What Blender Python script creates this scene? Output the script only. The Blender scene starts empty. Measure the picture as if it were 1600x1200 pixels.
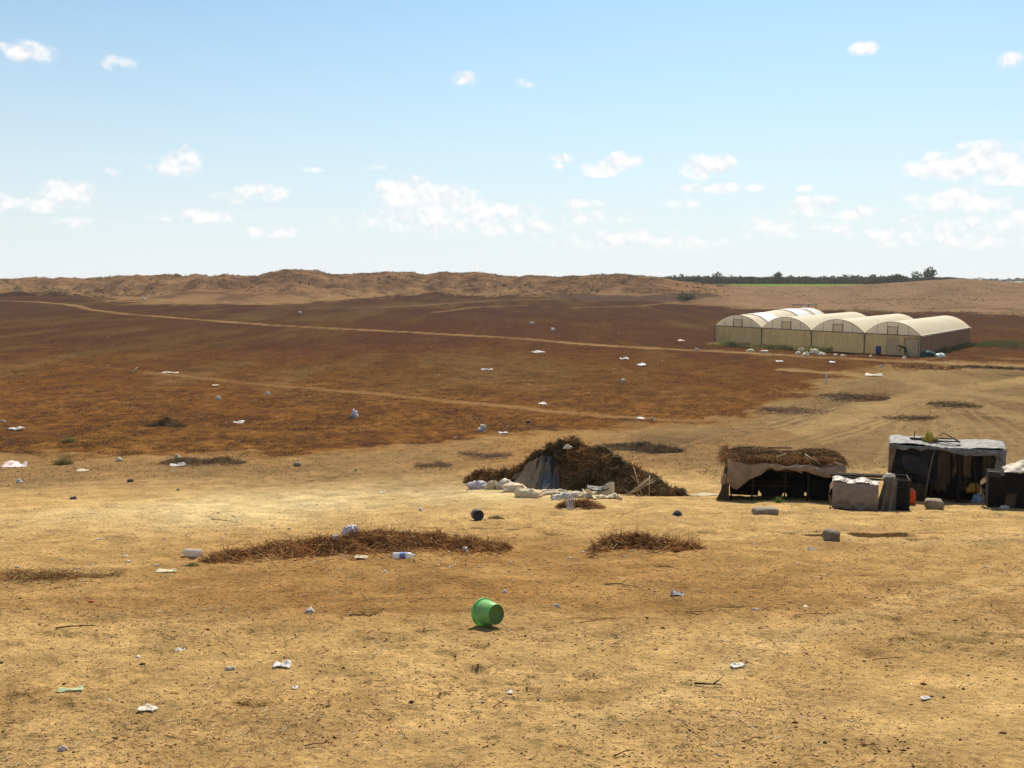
import bpy, bmesh, math, random
import numpy as np
from mathutils import Vector, Matrix
R = math.radians
C = bpy.context.scene.collection
sc = bpy.context.scene
random.seed(7)

# ------------------------------------------------------------------ camera
EYE = 8.6
HAZE = .00012
PITCH = math.atan(160 / 1555.0)
cam_d = bpy.data.cameras.new('camera'); cam_d.sensor_width = 36.0; cam_d.lens = 35.0
cam_d.clip_start = 0.1; cam_d.clip_end = 30000
cam = bpy.data.objects.new('camera', cam_d); C.objects.link(cam)
cam.location = (0, 0, EYE); cam.rotation_euler = (math.pi / 2 - PITCH, 0, 0)
sc.camera = cam

# ------------------------------------------------------------------ light
SUN_EL, SUN_AZ = 50.0, 16.0      # the sun stands ahead of the camera, a touch to the right
sd = bpy.data.lights.new('sun', 'SUN'); sd.energy = 5.0; sd.angle = R(0.55); sd.color = (1.0, 0.90, 0.74)
so = bpy.data.objects.new('sun', sd); C.objects.link(so)
sdir = Vector((math.sin(R(SUN_AZ)) * math.cos(R(SUN_EL)), math.cos(R(SUN_AZ)) * math.cos(R(SUN_EL)), math.sin(R(SUN_EL))))
so.rotation_euler = (-sdir).to_track_quat('-Z', 'Y').to_euler(); so.location = (0, 60, 60)
sc.view_settings.view_transform = 'Standard'; sc.view_settings.look = 'None'
sc.view_settings.exposure = 0.32; sc.view_settings.gamma = 1.0; sc.view_settings.use_curve_mapping = False

def pxdir(px, py):
    v = Vector(((px - 800) / 1555.0, 1.0, -(py - 600) / 1555.0))
    v = Matrix.Rotation(-PITCH, 3, 'X') @ v
    return v.normalized()

w = bpy.data.worlds.new('World'); sc.world = w; w.use_nodes = True
nt = w.node_tree; N = nt.nodes; L = nt.links; N.clear()
def nd(t, **k):
    n = N.new(t)
    for a, b in k.items(): setattr(n, a, b)
    return n
def mth(op, a, b=None, c=None, clamp=False):
    n = nd('ShaderNodeMath', operation=op); n.use_clamp = clamp
    for i, v in enumerate((a, b, c)):
        if v is None: continue
        if isinstance(v, (int, float)): n.inputs[i].default_value = v
        else: L.new(v, n.inputs[i])
    return n.outputs[0]
sky = nd('ShaderNodeTexSky', sky_type='NISHITA'); sky.sun_disc = False
sky.sun_elevation = R(SUN_EL); sky.sun_rotation = R(SUN_AZ); sky.altitude = 100
sky.air_density = 1.0; sky.dust_density = 1.6; sky.ozone_density = 1.6
tc = nd('ShaderNodeTexCoord'); nrm = nd('ShaderNodeVectorMath', operation='NORMALIZE'); L.new(tc.outputs['Generated'], nrm.inputs[0])
sep = nd('ShaderNodeSeparateXYZ'); L.new(nrm.outputs[0], sep.inputs[0])
az = mth('ARCTAN2', sep.outputs[0], sep.outputs[1]); el = mth('ARCSINE', sep.outputs[2])
cmb = nd('ShaderNodeCombineXYZ'); L.new(az, cmb.inputs[0]); L.new(el, cmb.inputs[1])
# clouds: centre (pixel), half width, half height, strength
CL = [(35, 83, 38, 14, 1), (184, 99, 20, 9, .7), (272, 258, 30, 18, .95), (298, 246, 15, 16, .9), (105, 303, 42, 17, 1), (62, 318, 30, 11, .8), (-5, 318, 18, 12, .8), (405, 300, 36, 12, 1), (365, 309, 26, 7, .7),
      (315, 338, 62, 9, .8), (728, 123, 20, 9, .95), (820, 130, 12, 6, .5), (630, 296, 46, 19, 1.5), (680, 312, 75, 20, 1.5), (765, 330, 70, 14, 1.3), (640, 340, 70, 12, .8), (880, 247, 18, 6, .9), (872, 260, 8, 4, .6), (972, 252, 26, 13, 1.5), (938, 264, 28, 12, 1.4),
      (1106, 260, 38, 18, 1.5), (1125, 294, 68, 7, 1), (1068, 316, 28, 7, .6), (1180, 290, 18, 5, .7), (910, 318, 28, 6, .8), (1256, 294, 12, 5, .6), (1270, 322, 34, 14, .95), (1320, 332, 45, 9, .85), (1192, 346, 28, 9, .8), (1350, 76, 18, 9, .95), (1577, 95, 18, 10, .85),
      (1540, 248, 60, 22, 1.5), (1480, 264, 40, 16, 1.4), (1590, 264, 60, 20, 1.5), (1421, 264, 14, 10, .9), (1455, 245, 16, 10, .9), (1490, 310, 55, 16, 1.3), (1530, 320, 40, 12, 1.2), (1435, 346, 26, 8, .7), (1590, 340, 40, 9, .8), (1520, 352, 60, 11, .6), (1395, 366, 50, 9, .65), (1000, 375, 120, 12, .45), (1100, 372, 70, 10, .5), (450, 362, 60, 8, .5), (130, 348, 40, 6, .5), (1260, 358, 80, 10, .5), (800, 355, 90, 12, .6), (490, 265, 14, 4, .5), (590, 262, 16, 4, .5), (700, 348, 140, 18, .62), (1500, 372, 110, 12, .5), (930, 338, 60, 9, .6), (170, 270, 12, 5, .5)]
# warp
nz = nd('ShaderNodeTexNoise'); nz.inputs['Scale'].default_value = 55; nz.inputs['Detail'].default_value = 8; nz.inputs['Roughness'].default_value = .54; L.new(cmb.outputs[0], nz.inputs['Vector'])
nz2 = nd('ShaderNodeTexNoise'); nz2.inputs['Scale'].default_value = 130; nz2.inputs['Detail'].default_value = 3; L.new(cmb.outputs[0], nz2.inputs['Vector'])
acc = None
for (px, py, hw, hh, s) in CL:
    d = pxdir(px, py); ca = math.atan2(d.x, d.y); ce = math.asin(d.z)
    sb = nd('ShaderNodeVectorMath', operation='SUBTRACT'); L.new(cmb.outputs[0], sb.inputs[0]); sb.inputs[1].default_value = (ca, ce, 0)
    ml = nd('ShaderNodeVectorMath', operation='MULTIPLY'); L.new(sb.outputs[0], ml.inputs[0]); ml.inputs[1].default_value = (1555 / hw / 1.16, 1555 / hh / 1.16, 0)
    ln = nd('ShaderNodeVectorMath', operation='LENGTH'); L.new(ml.outputs[0], ln.inputs[0])
    v = mth('MULTIPLY_ADD', ln.outputs['Value'], -s, s)
    acc = v if acc is None else mth('MAXIMUM', acc, v)
dens = mth('ADD', acc, mth('MULTIPLY_ADD', nz.outputs['Fac'], 4.2, -1.62))
mr = nd('ShaderNodeMapRange', interpolation_type='SMOOTHSTEP'); L.new(dens, mr.inputs[0]); mr.inputs[1].default_value = .0; mr.inputs[2].default_value = 1.5
gate = mth('MULTIPLY_ADD', acc, 3.0, 0.6, clamp=True)
cm = mth('MULTIPLY', mr.outputs[0], gate)
# thin veil of high haze in broad patches
nz3 = nd('ShaderNodeTexNoise'); nz3.inputs['Scale'].default_value = 4.5; nz3.inputs['Detail'].default_value = 3; nz3.inputs['Roughness'].default_value = .4; L.new(cmb.outputs[0], nz3.inputs['Vector'])
veil = mth('MULTIPLY', mth('MULTIPLY_ADD', nz3.outputs['Fac'], 1.6, -.45, clamp=True), .55)
hz_ = mth('POWER', mth('SUBTRACT', 1.0, mth('MULTIPLY', el, 2.1), clamp=True), 1.7)      # water haze low over the land
hz_ = mth('MULTIPLY', hz_, .95)
v1 = mth('MAXIMUM', veil, hz_)
ccol = nd('ShaderNodeMix', data_type='RGBA'); ccol.inputs[6].default_value = (6.9, 7.2, 7.6, 1); ccol.inputs[7].default_value = (8.5, 8.4, 8.3, 1); upv = nd('ShaderNodeVectorMath', operation='ADD'); L.new(cmb.outputs[0], upv.inputs[0]); upv.inputs[1].default_value = (0.002, .006, 0)
nzu = nd('ShaderNodeTexNoise'); nzu.inputs['Scale'].default_value = 55; nzu.inputs['Detail'].default_value = 5; nzu.inputs['Roughness'].default_value = .55; L.new(upv.outputs[0], nzu.inputs['Vector'])
L.new(mth('MULTIPLY_ADD', mth('SUBTRACT', nz.outputs['Fac'], nzu.outputs['Fac']), 4.5, .60, clamp=True), ccol.inputs[0])
m1 = nd('ShaderNodeMix', data_type='RGBA'); tint = nd('ShaderNodeMix', data_type='RGBA', blend_type='MULTIPLY'); tint.inputs[0].default_value = 1.0; L.new(sky.outputs[0], tint.inputs[6]); tint.inputs[7].default_value = (.47, .84, .98, 1); L.new(v1, m1.inputs[0]); L.new(tint.outputs[2], m1.inputs[6]); m1.inputs[7].default_value = (7.45, 7.8, 8.0, 1)
m2 = nd('ShaderNodeMix', data_type='RGBA'); L.new(cm, m2.inputs[0]); L.new(m1.outputs[2], m2.inputs[6]); L.new(ccol.outputs[2], m2.inputs[7])
bg = nd('ShaderNodeBackground'); bg.inputs['Strength'].default_value = 0.098; L.new(m2.outputs[2], bg.inputs['Color'])
wo = nd('ShaderNodeOutputWorld'); L.new(bg.outputs[0], wo.inputs['Surface'])

# ------------------------------------------------------------------ noise
def _h(ix, iy, s):
    n = (ix.astype(np.int64) * 374761393 + iy.astype(np.int64) * 668265263 + s * 974634777) & 0xffffffff
    n = ((n ^ (n >> 13)) * 1274126177) & 0xffffffff
    n = ((n ^ (n >> 16)) * 2246822519) & 0xffffffff
    return ((n ^ (n >> 15)) & 0xffff) / 65535.0
def vn(x, y, s=0):
    x = np.asarray(x, float); y = np.asarray(y, float)
    ix = np.floor(x); iy = np.floor(y); fx = x - ix; fy = y - iy
    fx = fx * fx * fx * (fx * (fx * 6 - 15) + 10); fy = fy * fy * fy * (fy * (fy * 6 - 15) + 10)
    a = _h(ix, iy, s); b = _h(ix + 1, iy, s); c = _h(ix, iy + 1, s); d = _h(ix + 1, iy + 1, s)
    return (a * (1 - fx) + b * fx) * (1 - fy) + (c * (1 - fx) + d * fx) * fy - .5
def fbm(x, y, o=4, s=0, g=.5):
    t = 0; a = 1; k = 0
    for i in range(o):
        t = t + a * vn(x * 2 ** i + 17.3 * i, y * 2 ** i - 9.1 * i, s + i); k += a; a *= g
    return t / k * 2
def ss(a, b, x):
    t = np.clip((x - a) / (b - a), 0, 1); return t * t * (3 - 2 * t)

# ------------------------------------------------------------------ terrain height
_py = [0, 3, 6, 8, 10.4, 14, 18, 22, 28, 40, 60, 90, 130, 200, 260, 330, 400, 480, 600, 1500, 8000]
_pd = [2.3, 2.45, 2.85, 3.15, 3.52, 4.12, 4.72, 5.28, 6.12, 7.1, 8.05, 8.5, 8.5, 8.05, 7.2, 5.4, 2.4, 2.0, 1.4, 1.5, 3.0]
_ly = np.linspace(math.log(4), math.log(8100), 3000)
_ld = np.interp(np.exp(_ly) - 4, _py, _pd)
_k = np.hanning(121); _k /= _k.sum(); _ld = np.convolve(np.pad(_ld, 60, mode='edge'), _k, 'valid')
def prof(y): return np.interp(np.log(np.maximum(y, 0) + 4), _ly, _ld)
_cpx = [-900, 0, 30, 60, 80, 120, 180, 215, 240, 262, 290, 310, 332, 350, 385, 405, 425, 450, 480, 500, 515, 545, 600, 645, 665, 690, 720, 745, 765, 785, 810, 835, 870, 905, 940, 975, 1005, 1035, 1060, 1120, 1200, 1290, 1350, 1400, 1450, 1500, 1530, 1600, 2400]
_crow = [438, 437, 436, 433.5, 435, 434.5, 433, 430.5, 432, 429.8, 432.5, 428.5, 432, 432, 431, 431, 425, 422.5, 423, 424.5, 429, 429, 426.5, 425.5, 428.5, 425.5, 428, 425.5, 428, 432, 433, 431.5, 433.5, 431.5, 430, 429.5, 432, 435.5, 439.5, 445.5, 446.5, 446.5, 444.5, 441.5, 438, 435.5, 438, 442, 444]
def H0(x, y):
    """smooth ground height: a slope falling from the viewpoint to a flat valley, low spoil ridges beyond"""
    x = np.asarray(x, float); y = np.asarray(y, float)
    r = np.where(y > 40, y, y)
    D = prof(r)
    lat = ss(85, 110, y) * (1 - ss(200, 300, y))
    D = D - lat * (.5 * np.clip((47 - x) / 22, 0, 1) - .1)
    D = D - .5 * ss(60, 140, y) * (1 - ss(300, 360, y)) * ss(-20, -110, x)      # the left of the valley lies a little higher
    z = EYE - D
    px = x / np.maximum(y, 50) * 1555 + 800
    crest = EYE + (440 - np.interp(px, _cpx, _crow)) / 1555 * 400
    dl = 330 + 18 * np.sin(px * .011) + 30 * np.exp(-((px - 80) / 90.0) ** 2) - 25 * np.exp(-((px - 300) / 120.0) ** 2)
    up = ss(0, 1, (y - dl) / (402 - dl)) ** .8
    base = EYE - prof(np.minimum(y, 325))
    zr = base * (1 - up) + crest * up
    back = ss(404, 470, y)
    zr = zr * (1 - back) + (EYE - prof(y)) * back
    z = np.where(y > dl, zr, z)
    return z
def ridge_amt(x, y):
    px = x / np.maximum(y, 50) * 1555 + 800
    return ss(322, 350, y) * (1 - ss(410, 470, y)) * (1 - .75 * ss(1000, 1120, px))
PIT = [(0, 0, 0, 0)]
def Hd(x, y):
    """height with its detail"""
    x = np.asarray(x, float); y = np.asarray(y, float)
    z = H0(x, y)
    d = np.hypot(x, y)
    z = z + .10 * fbm(x / 3.1, y / 3.1, 3, 11) * ss(4, 14, d) * (1 - ss(250, 320, d))
    z = z + .035 * fbm(x / .8, y / .8, 3, 21) * (1 - ss(60, 110, d))
    n = fbm(x / .19, y / .19, 3, 31)
    z = z + .013 * n * (1 - ss(30, 60, d))
    # scuffed hollows like old footprints
    f = vn(x / .30, y / .26, 41) + .25 * vn(x / .1, y / .1, 42)
    pm = np.clip(.5 + 1.4 * vn(x / 2.2, y / 2.2, 43), 0, 1)
    z = z - .06 * ss(.20, .42, f) * (1 - ss(24, 40, d)) * pm
    f2 = vn(x / .15 + 7, y / .13, 45); z = z - .028 * ss(.15, .40, f2) * (1 - ss(14, 24, d)) * np.clip(.4 - 1.4 * vn(x / 1.7 + 3, y / 1.7, 46), 0, 1)
    z = z + .045 * fbm(x / .55, y / .4, 2, 51) * ss(35, 50, d) * (1 - ss(110, 160, d))
    ra = ridge_amt(x, y)
    r1 = np.abs(fbm(x / 17, y / 26, 4, 61)); r2 = fbm(x / 6, y / 8, 3, 71)
    nocrest = 1 - ss(385, 400, y) * (1 - ss(404, 430, y)) * .75
    z = z + ra * nocrest * (2.6 * (.22 - r1) + 1.1 * r2) + ra * (.25 + .75 * nocrest) * (1.0 * vn(x / 3.6, y / 3.6, 75) + .6 * vn(x / 1.7, y / 1.7, 76))
    # right-hand bank
    px = x / np.maximum(y, 50) * 1555 + 800
    z = z + .8 * fbm(x / 20, y / 14, 3, 81) * ss(1080, 1250, px) * ss(215, 270, y) * (1 - ss(380, 400, y))
    for (cx, cy, hx, hy, dep) in PITS:
        u = (x - cx) / hx; v = (y - cy) / hy
        lip = 1 + .25 * vn(x * 3, y * 3, 91)
        m = ss(1.0, .8, np.abs(u) * lip) * ss(-1, -.1, v) * (1 - ss(.90, .97, v + .3 * vn(x * 4.0, 5, 93)))
        z = z - dep * m
    return z
PITS = []
def at(px, py, h=None):
    d = pxdir(px, py)
    t = np.exp(np.linspace(math.log(3), math.log(7000), 6000))
    zz = EYE + d.z * t; g = H0(d.x * t, d.y * t)
    k = np.nonzero(zz < g)[0]
    if len(k) == 0: t0 = 6000.
    elif k[0] == 0: t0 = t[0]
    else:
        k = k[0]; a = zz[k - 1] - g[k - 1]; b = g[k] - zz[k]; t0 = t[k - 1] + (t[k] - t[k - 1]) * a / (a + b + 1e-9)
    x, y = d.x * t0, d.y * t0
    return Vector((x, y, float(Hd(np.array([x]), np.array([y]))[0])))
def zat(x, y): return float(Hd(np.array([x]), np.array([y]))[0])
_p = at(1381, 838); PITS.append((_p.x, _p.y + .05, .60, .34, .42))
_p = at(1282, 836); PITS.append((_p.x, _p.y + .05, .30, .28, .30))

# ------------------------------------------------------------------ materials
MATS = {}
def mat(name, c1, c2=None, scale=4.0, rough=.9, bump=.0, bscale=None, trans=0.0, stretch=(1, 1, 1), spec=.25, detail=5, contrast=(.35, .65), metal=0.0, alpha=1.0, glass=0.0, c3=None, stain=None):
    if name in MATS: return MATS[name]
    m = bpy.data.materials.new(name); m.use_nodes = True; MATS[name] = m
    n = m.node_tree.nodes; l = m.node_tree.links; b = n['Principled BSDF']
    b.inputs['Roughness'].default_value = rough; b.inputs['Specular IOR Level'].default_value = spec; b.inputs['Metallic'].default_value = metal
    b.inputs['Alpha'].default_value = alpha; b.inputs['Transmission Weight'].default_value = glass
    t = n.new('ShaderNodeTexCoord'); mp = n.new('ShaderNodeMapping'); mp.inputs['Scale'].default_value = stretch; l.new(t.outputs['Object'], mp.inputs[0])
    nz = n.new('ShaderNodeTexNoise'); nz.inputs['Scale'].default_value = scale; nz.inputs['Detail'].default_value = detail; nz.inputs['Roughness'].default_value = .6; l.new(mp.outputs[0], nz.inputs['Vector'])
    r = n.new('ShaderNodeMapRange'); r.inputs[1].default_value = contrast[0]; r.inputs[2].default_value = contrast[1]; l.new(nz.outputs['Fac'], r.inputs[0])
    mx = n.new('ShaderNodeMix'); mx.data_type = 'RGBA'; l.new(r.outputs[0], mx.inputs[0]); mx.inputs[6].default_value = (*c1, 1); mx.inputs[7].default_value = (*(c2 or [v * .75 for v in c1]), 1)
    col = mx.outputs[2]
    if c3:
        n3 = n.new('ShaderNodeTexNoise'); n3.inputs['Scale'].default_value = scale * 5.3; n3.inputs['Detail'].default_value = 4; l.new(mp.outputs[0], n3.inputs['Vector'])
        r3 = n.new('ShaderNodeMapRange'); r3.inputs[1].default_value = .52; r3.inputs[2].default_value = .66; l.new(n3.outputs['Fac'], r3.inputs[0])
        m3 = n.new('ShaderNodeMix'); m3.data_type = 'RGBA'; l.new(r3.outputs[0], m3.inputs[0]); l.new(col, m3.inputs[6]); m3.inputs[7].default_value = (*c3, 1); col = m3.outputs[2]
    l.new(col, b.inputs['Base Color'])
    if bump:
        bn = n.new('ShaderNodeTexNoise'); bn.inputs['Scale'].default_value = bscale or scale * 3; bn.inputs['Detail'].default_value = 6; l.new(mp.outputs[0], bn.inputs['Vector'])
        bp = n.new('ShaderNodeBump'); bp.inputs['Strength'].default_value = bump; bp.inputs['Distance'].default_value = .03; l.new(bn.outputs['Fac'], bp.inputs['Height']); l.new(bp.outputs[0], b.inputs['Normal'])
    if trans:
        tb = n.new('ShaderNodeBsdfTranslucent'); l.new(col, tb.inputs['Color']); ms = n.new('ShaderNodeMixShader'); ms.inputs[0].default_value = trans
        l.new(b.outputs[0], ms.inputs[1]); l.new(tb.outputs[0], ms.inputs[2]); l.new(ms.outputs[0], n['Material Output'].inputs['Surface'])
    return m
def colmat(name, rough=.9, trans=0.0, spec=.15, var=.0, scale=3.0):
    """material that takes the colour each piece carries"""
    m = bpy.data.materials.new(name); m.use_nodes = True; MATS[name] = m
    n = m.node_tree.nodes; l = m.node_tree.links; b = n['Principled BSDF']; b.inputs['Roughness'].default_value = rough; b.inputs['Specular IOR Level'].default_value = spec
    a = n.new('ShaderNodeAttribute'); a.attribute_name = 'Col'
    col = a.outputs['Color']
    if var:
        t = n.new('ShaderNodeTexCoord'); nz = n.new('ShaderNodeTexNoise'); nz.inputs['Scale'].default_value = scale; l.new(t.outputs['Object'], nz.inputs['Vector'])
        r = n.new('ShaderNodeMapRange'); r.inputs[1].default_value = .3; r.inputs[2].default_value = .7; r.inputs[3].default_value = 1 - var; r.inputs[4].default_value = 1 + var; l.new(nz.outputs['Fac'], r.inputs[0])
        mm = n.new('ShaderNodeVectorMath'); mm.operation = 'SCALE'; l.new(col, mm.inputs[0]); l.new(r.outputs[0], mm.inputs['Scale']); col = mm.outputs[0]
    l.new(col, b.inputs['Base Color'])
    if trans:
        tb = n.new('ShaderNodeBsdfTranslucent'); l.new(col, tb.inputs['Color']); ms = n.new('ShaderNodeMixShader'); ms.inputs[0].default_value = trans
        l.new(b.outputs[0], ms.inputs[1]); l.new(tb.outputs[0], ms.inputs[2]); l.new(ms.outputs[0], n['Material Output'].inputs['Surface'])
    return m

# ------------------------------------------------------------------ mesh helpers
def tag(o, label=None, cat=None, group=None, kind=None):
    if label: o['label'] = label
    if cat: o['category'] = cat
    if group: o['group'] = group
    if kind: o['kind'] = kind
    return o
def mkmesh(name, V, F, m=None, parent=None, smooth=True, col=None, loc=None, rot=None):
    me = bpy.data.meshes.new(name)
    V = np.asarray(V, dtype=np.float32)
    if isinstance(F, np.ndarray):
        k = F.shape[1]; nf = len(F)
        me.vertices.add(len(V)); me.vertices.foreach_set('co', V.ravel())
        me.loops.add(nf * k); me.loops.foreach_set('vertex_index', F.astype(np.int32).ravel())
        me.polygons.add(nf); me.polygons.foreach_set('loop_start', np.arange(0, nf * k, k, dtype=np.int32)); 
        try: me.polygons.foreach_set('loop_total', np.full(nf, k, dtype=np.int32))
        except Exception: pass
        me.update(calc_edges=True)
    else:
        me.from_pydata([tuple(v) for v in V], [], F); me.update()
    if smooth: me.polygons.foreach_set('use_smooth', np.ones(len(me.polygons), dtype=bool))
    if col is not None:
        a = me.color_attributes.new('Col', 'FLOAT_COLOR', 'POINT')
        cc = np.ones((len(V), 4), dtype=np.float32); cc[:, :3] = col; a.data.foreach_set('color', cc.ravel())
    if m: me.materials.append(m)
    o = bpy.data.objects.new(name, me); C.objects.link(o)
    if parent: o.parent = parent
    if loc is not None: o.location = loc
    if rot is not None: o.rotation_euler = rot
    return o
def root(name, loc, rz=0, **k):
    o = bpy.data.objects.new(name, None); C.objects.link(o); o.location = loc; o.rotation_euler = (0, 0, rz); o.empty_display_size = .2
    return tag(o, **k)
class MB:
    def __init__(s): s.v = []; s.f = []
    def add(s, V, F):
        b = len(s.v); s.v += [tuple(p) for p in V]; s.f += [tuple(i + b for i in f) for f in F]; return s
    def box(s, c, d, rz=0, rx=0, ry=0, jit=0):
        M = Matrix.Translation(c) @ Matrix.Rotation(rz, 4, 'Z') @ Matrix.Rotation(ry, 4, 'Y') @ Matrix.Rotation(rx, 4, 'X')
        V = [M @ Vector(((i - .5) * d[0] + random.uniform(-jit, jit), (j - .5) * d[1] + random.uniform(-jit, jit), (k - .5) * d[2] + random.uniform(-jit, jit))) for i in (0, 1) for j in (0, 1) for k in (0, 1)]
        return s.add(V, [(0, 1, 3, 2), (4, 6, 7, 5), (0, 4, 5, 1), (2, 3, 7, 6), (0, 2, 6, 4), (1, 5, 7, 3)])
    def tube(s, P, r, n=6):
        P = [Vector(p) for p in P]; r = r if isinstance(r, (list, tuple)) else [r] * len(P)
        V = []; F = []
        for i, p in enumerate(P):
            t = (P[min(i + 1, len(P) - 1)] - P[max(i - 1, 0)]).normalized()
            a = t.orthogonal().normalized() if i == 0 else (pa - t * pa.dot(t)).normalized()
            pa = a; b = t.cross(a)
            for k in range(n):
                an = 2 * math.pi * k / n; V.append(p + (a * math.cos(an) + b * math.sin(an)) * r[i])
        for i in range(len(P) - 1):
            for k in range(n):
                F.append((i * n + k, i * n + (k + 1) % n, (i + 1) * n + (k + 1) % n, (i + 1) * n + k))
        F.append(tuple(range(n))[::-1]); F.append(tuple(range((len(P) - 1) * n, len(P) * n)))
        return s.add(V, F)
    def lathe(s, prof_, M=None, n=28, cap0=True, cap1=True):
        V = []; F = []
        for (z, r) in prof_:
            for k in range(n):
                a = 2 * math.pi * k / n; p = Vector((r * math.cos(a), r * math.sin(a), z)); V.append(M @ p if M else p)
        for i in range(len(prof_) - 1):
            for k in range(n): F.append((i * n + k, i * n + (k + 1) % n, (i + 1) * n + (k + 1) % n, (i + 1) * n + k))
        if cap0: F.append(tuple(range(n))[::-1])
        if cap1: F.append(tuple(range((len(prof_) - 1) * n, len(prof_) * n)))
        return s.add(V, F)
    def build(s, name, m, parent=None, smooth=False, loc=None, rot=None):
        return mkmesh(name, s.v, s.f, m, parent, smooth, loc=loc, rot=rot)
def sheet(name, fn, nu, nv, m, parent=None, wr=.02, su=4, sv=4, seed=0, loc=None, ridg=False, thick=0.0, rag=0.0):
    """a cloth: fn(u,v) -> x,y,z arrays, crumpled along its normal"""
    u, v = np.meshgrid(np.linspace(0, 1, nu), np.linspace(0, 1, nv), indexing='ij')
    if rag:
        v = v * (1 - rag * (.5 + vn(u * 9, u * 0, seed + 5) + .4 * vn(u * 31, u * 0, seed + 6)))
    x, y, z = fn(u, v); P = np.stack([x + 0 * u, y + 0 * u, z + 0 * u], -1)
    gu = np.gradient(P, axis=0); gv = np.gradient(P, axis=1); nn = np.cross(gu, gv); nn /= (np.linalg.norm(nn, axis=-1, keepdims=True) + 1e-9)
    q = fbm(u * su + seed, v * sv, 4, seed, .55)
    if ridg: q = 1 - 2.4 * np.abs(q)
    P = P + nn * (q * wr)[..., None]
    V = P.reshape(-1, 3); i = np.arange(nu * nv).reshape(nu, nv)
    F = np.stack([i[:-1, :-1], i[1:, :-1], i[1:, 1:], i[:-1, 1:]], -1).reshape(-1, 4)
    if thick:
        n0 = len(V); V2 = V - nn.reshape(-1, 3) * thick; V = np.vstack([V, V2])
        e = np.concatenate([i[:, 0], i[-1, 1:], i[::-1, -1][1:], i[0, ::-1][1:]])
        E = np.stack([e[1:], e[:-1], e[:-1] + n0, e[1:] + n0], -1)
        F = np.vstack([F, F[:, ::-1] + n0, E])
    return mkmesh(name, V, F, m, parent, True, loc=loc)
def lump(name, size, m, parent=None, loc=None, rz=0, seed=0, amp=.25, fr=2.5, nu=44, nv=26, flat=.35, ridg=True):
    """a crumpled bag or soft heap resting on its flattened underside"""
    th = np.linspace(0, 2 * math.pi, nu, endpoint=False); ph = np.linspace(-math.pi / 2, math.pi / 2, nv)
    T, P = np.meshgrid(th, ph)
    X = np.cos(P) * np.cos(T); Y = np.cos(P) * np.sin(T); Z = np.sin(P)
    q = fbm(X * fr + seed * 3.7, Y * fr + Z * fr * 1.3, 3, seed); q2 = fbm(Z * fr * 1.2 + 5, X * fr - Y * fr, 3, seed + 9)
    if ridg: q = .35 - 1.7 * np.abs(q); q2 = .35 - 1.7 * np.abs(q2)
    r = 1 + amp * (q + q2)
    if ridg:
        r = r * (1 + .28 * vn(X * 1.1 + seed, Y * 1.1 + Z, seed + 20) * 2) + amp * .8 * (.25 - np.abs(vn(X * fr * 1.7 + Z * 2, Y * fr * 1.7 + seed, seed + 30)) * 1.5)
        P2 = np.clip(np.cos(P), 0, 1)
    X, Y, Z = X * r * size[0] / 2, Y * r * size[1] / 2, Z * r
    Z = np.where(Z < -flat, -flat + (Z + flat) * .1, Z); Z = (Z + flat) / (1 + flat) * size[2]
    V = np.stack([X, Y, Z], -1).reshape(-1, 3); i = np.arange(nu * nv).reshape(nv, nu); j = np.roll(i, -1, axis=1)
    F = np.stack([i[:-1], j[:-1], j[1:], i[1:]], -1).reshape(-1, 4)
    return mkmesh(name, V, F, m, parent, True, loc=loc, rot=(0, 0, rz))
def stone(name, size, m, parent=None, loc=None, rz=0, seed=0, amp=.08, round_=.55):
    n = 12; bm = bmesh.new(); bmesh.ops.create_cube(bm, size=2); bmesh.ops.subdivide_edges(bm, edges=bm.edges[:], cuts=n, use_grid_fill=True)
    V = np.array([v.co[:] for v in bm.verts]); F = [tuple(v.index for v in f.verts) for f in bm.faces]; bm.free()
    nn = V / np.linalg.norm(V, axis=1, keepdims=True)
    e_ = 7 - 4.6 * round_; pw = (np.abs(V) ** e_).sum(1) ** (1 / e_)
    V = V / pw[:, None] * (1 - round_ * .3) + nn * round_ * .3
    q = fbm(V[:, 0] * 1.4 + seed, V[:, 1] * 1.4 + V[:, 2], 4, seed) + fbm(V[:, 2] * 1.6 + seed, V[:, 0] - V[:, 1], 4, seed + 3)
    V = V * (1 + amp * q)[:, None] * np.array(size) / 2; V[:, 2] += size[2] / 2 * .9
    return mkmesh(name, V, F, m, parent, True, loc=loc, rot=(0, 0, rz))
rng = np.random.default_rng(5)
def stalks(P, D, ln, rad, cols, bend=.3, up=0.0):
    """n thin three-sided stems of two bent segments; returns V, F, colours"""
    n = len(P); D = D / (np.linalg.norm(D, axis=1, keepdims=True) + 1e-9)
    A = np.cross(D, rng.normal(size=(n, 3))); A /= (np.linalg.norm(A, axis=1, keepdims=True) + 1e-9); B = np.cross(D, A)
    M = P + D * (ln * .5)[:, None]; E = M + (D + A * (rng.normal(size=n) * bend)[:, None] + np.array([0, 0, up])) * (ln * .5)[:, None]
    V = np.zeros((n, 3, 3, 3))
    for i, (Q, k) in enumerate(((P, 1.), (M, .8), (E, .35))):
        for j in range(3):
            a = 2 * math.pi * j / 3; V[:, i, j] = Q + (A * math.cos(a) + B * math.sin(a)) * (rad * k)[:, None]
    b = (np.arange(n) * 9)[:, None, None]
    f = np.array([[i * 3 + j, i * 3 + (j + 1) % 3, (i + 1) * 3 + (j + 1) % 3, (i + 1) * 3 + j] for i in range(2) for j in range(3)])[None]
    F = (f + b).reshape(-1, 4)
    return V.reshape(-1, 3), F, np.repeat(cols, 9, axis=0)
def join(parts):
    V = []; F = []; K = []; b = 0
    for v, f, c in parts: V.append(v); F.append(f + b); K.append(c); b += len(v)
    return np.vstack(V), np.vstack(F), np.vstack(K)

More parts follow.
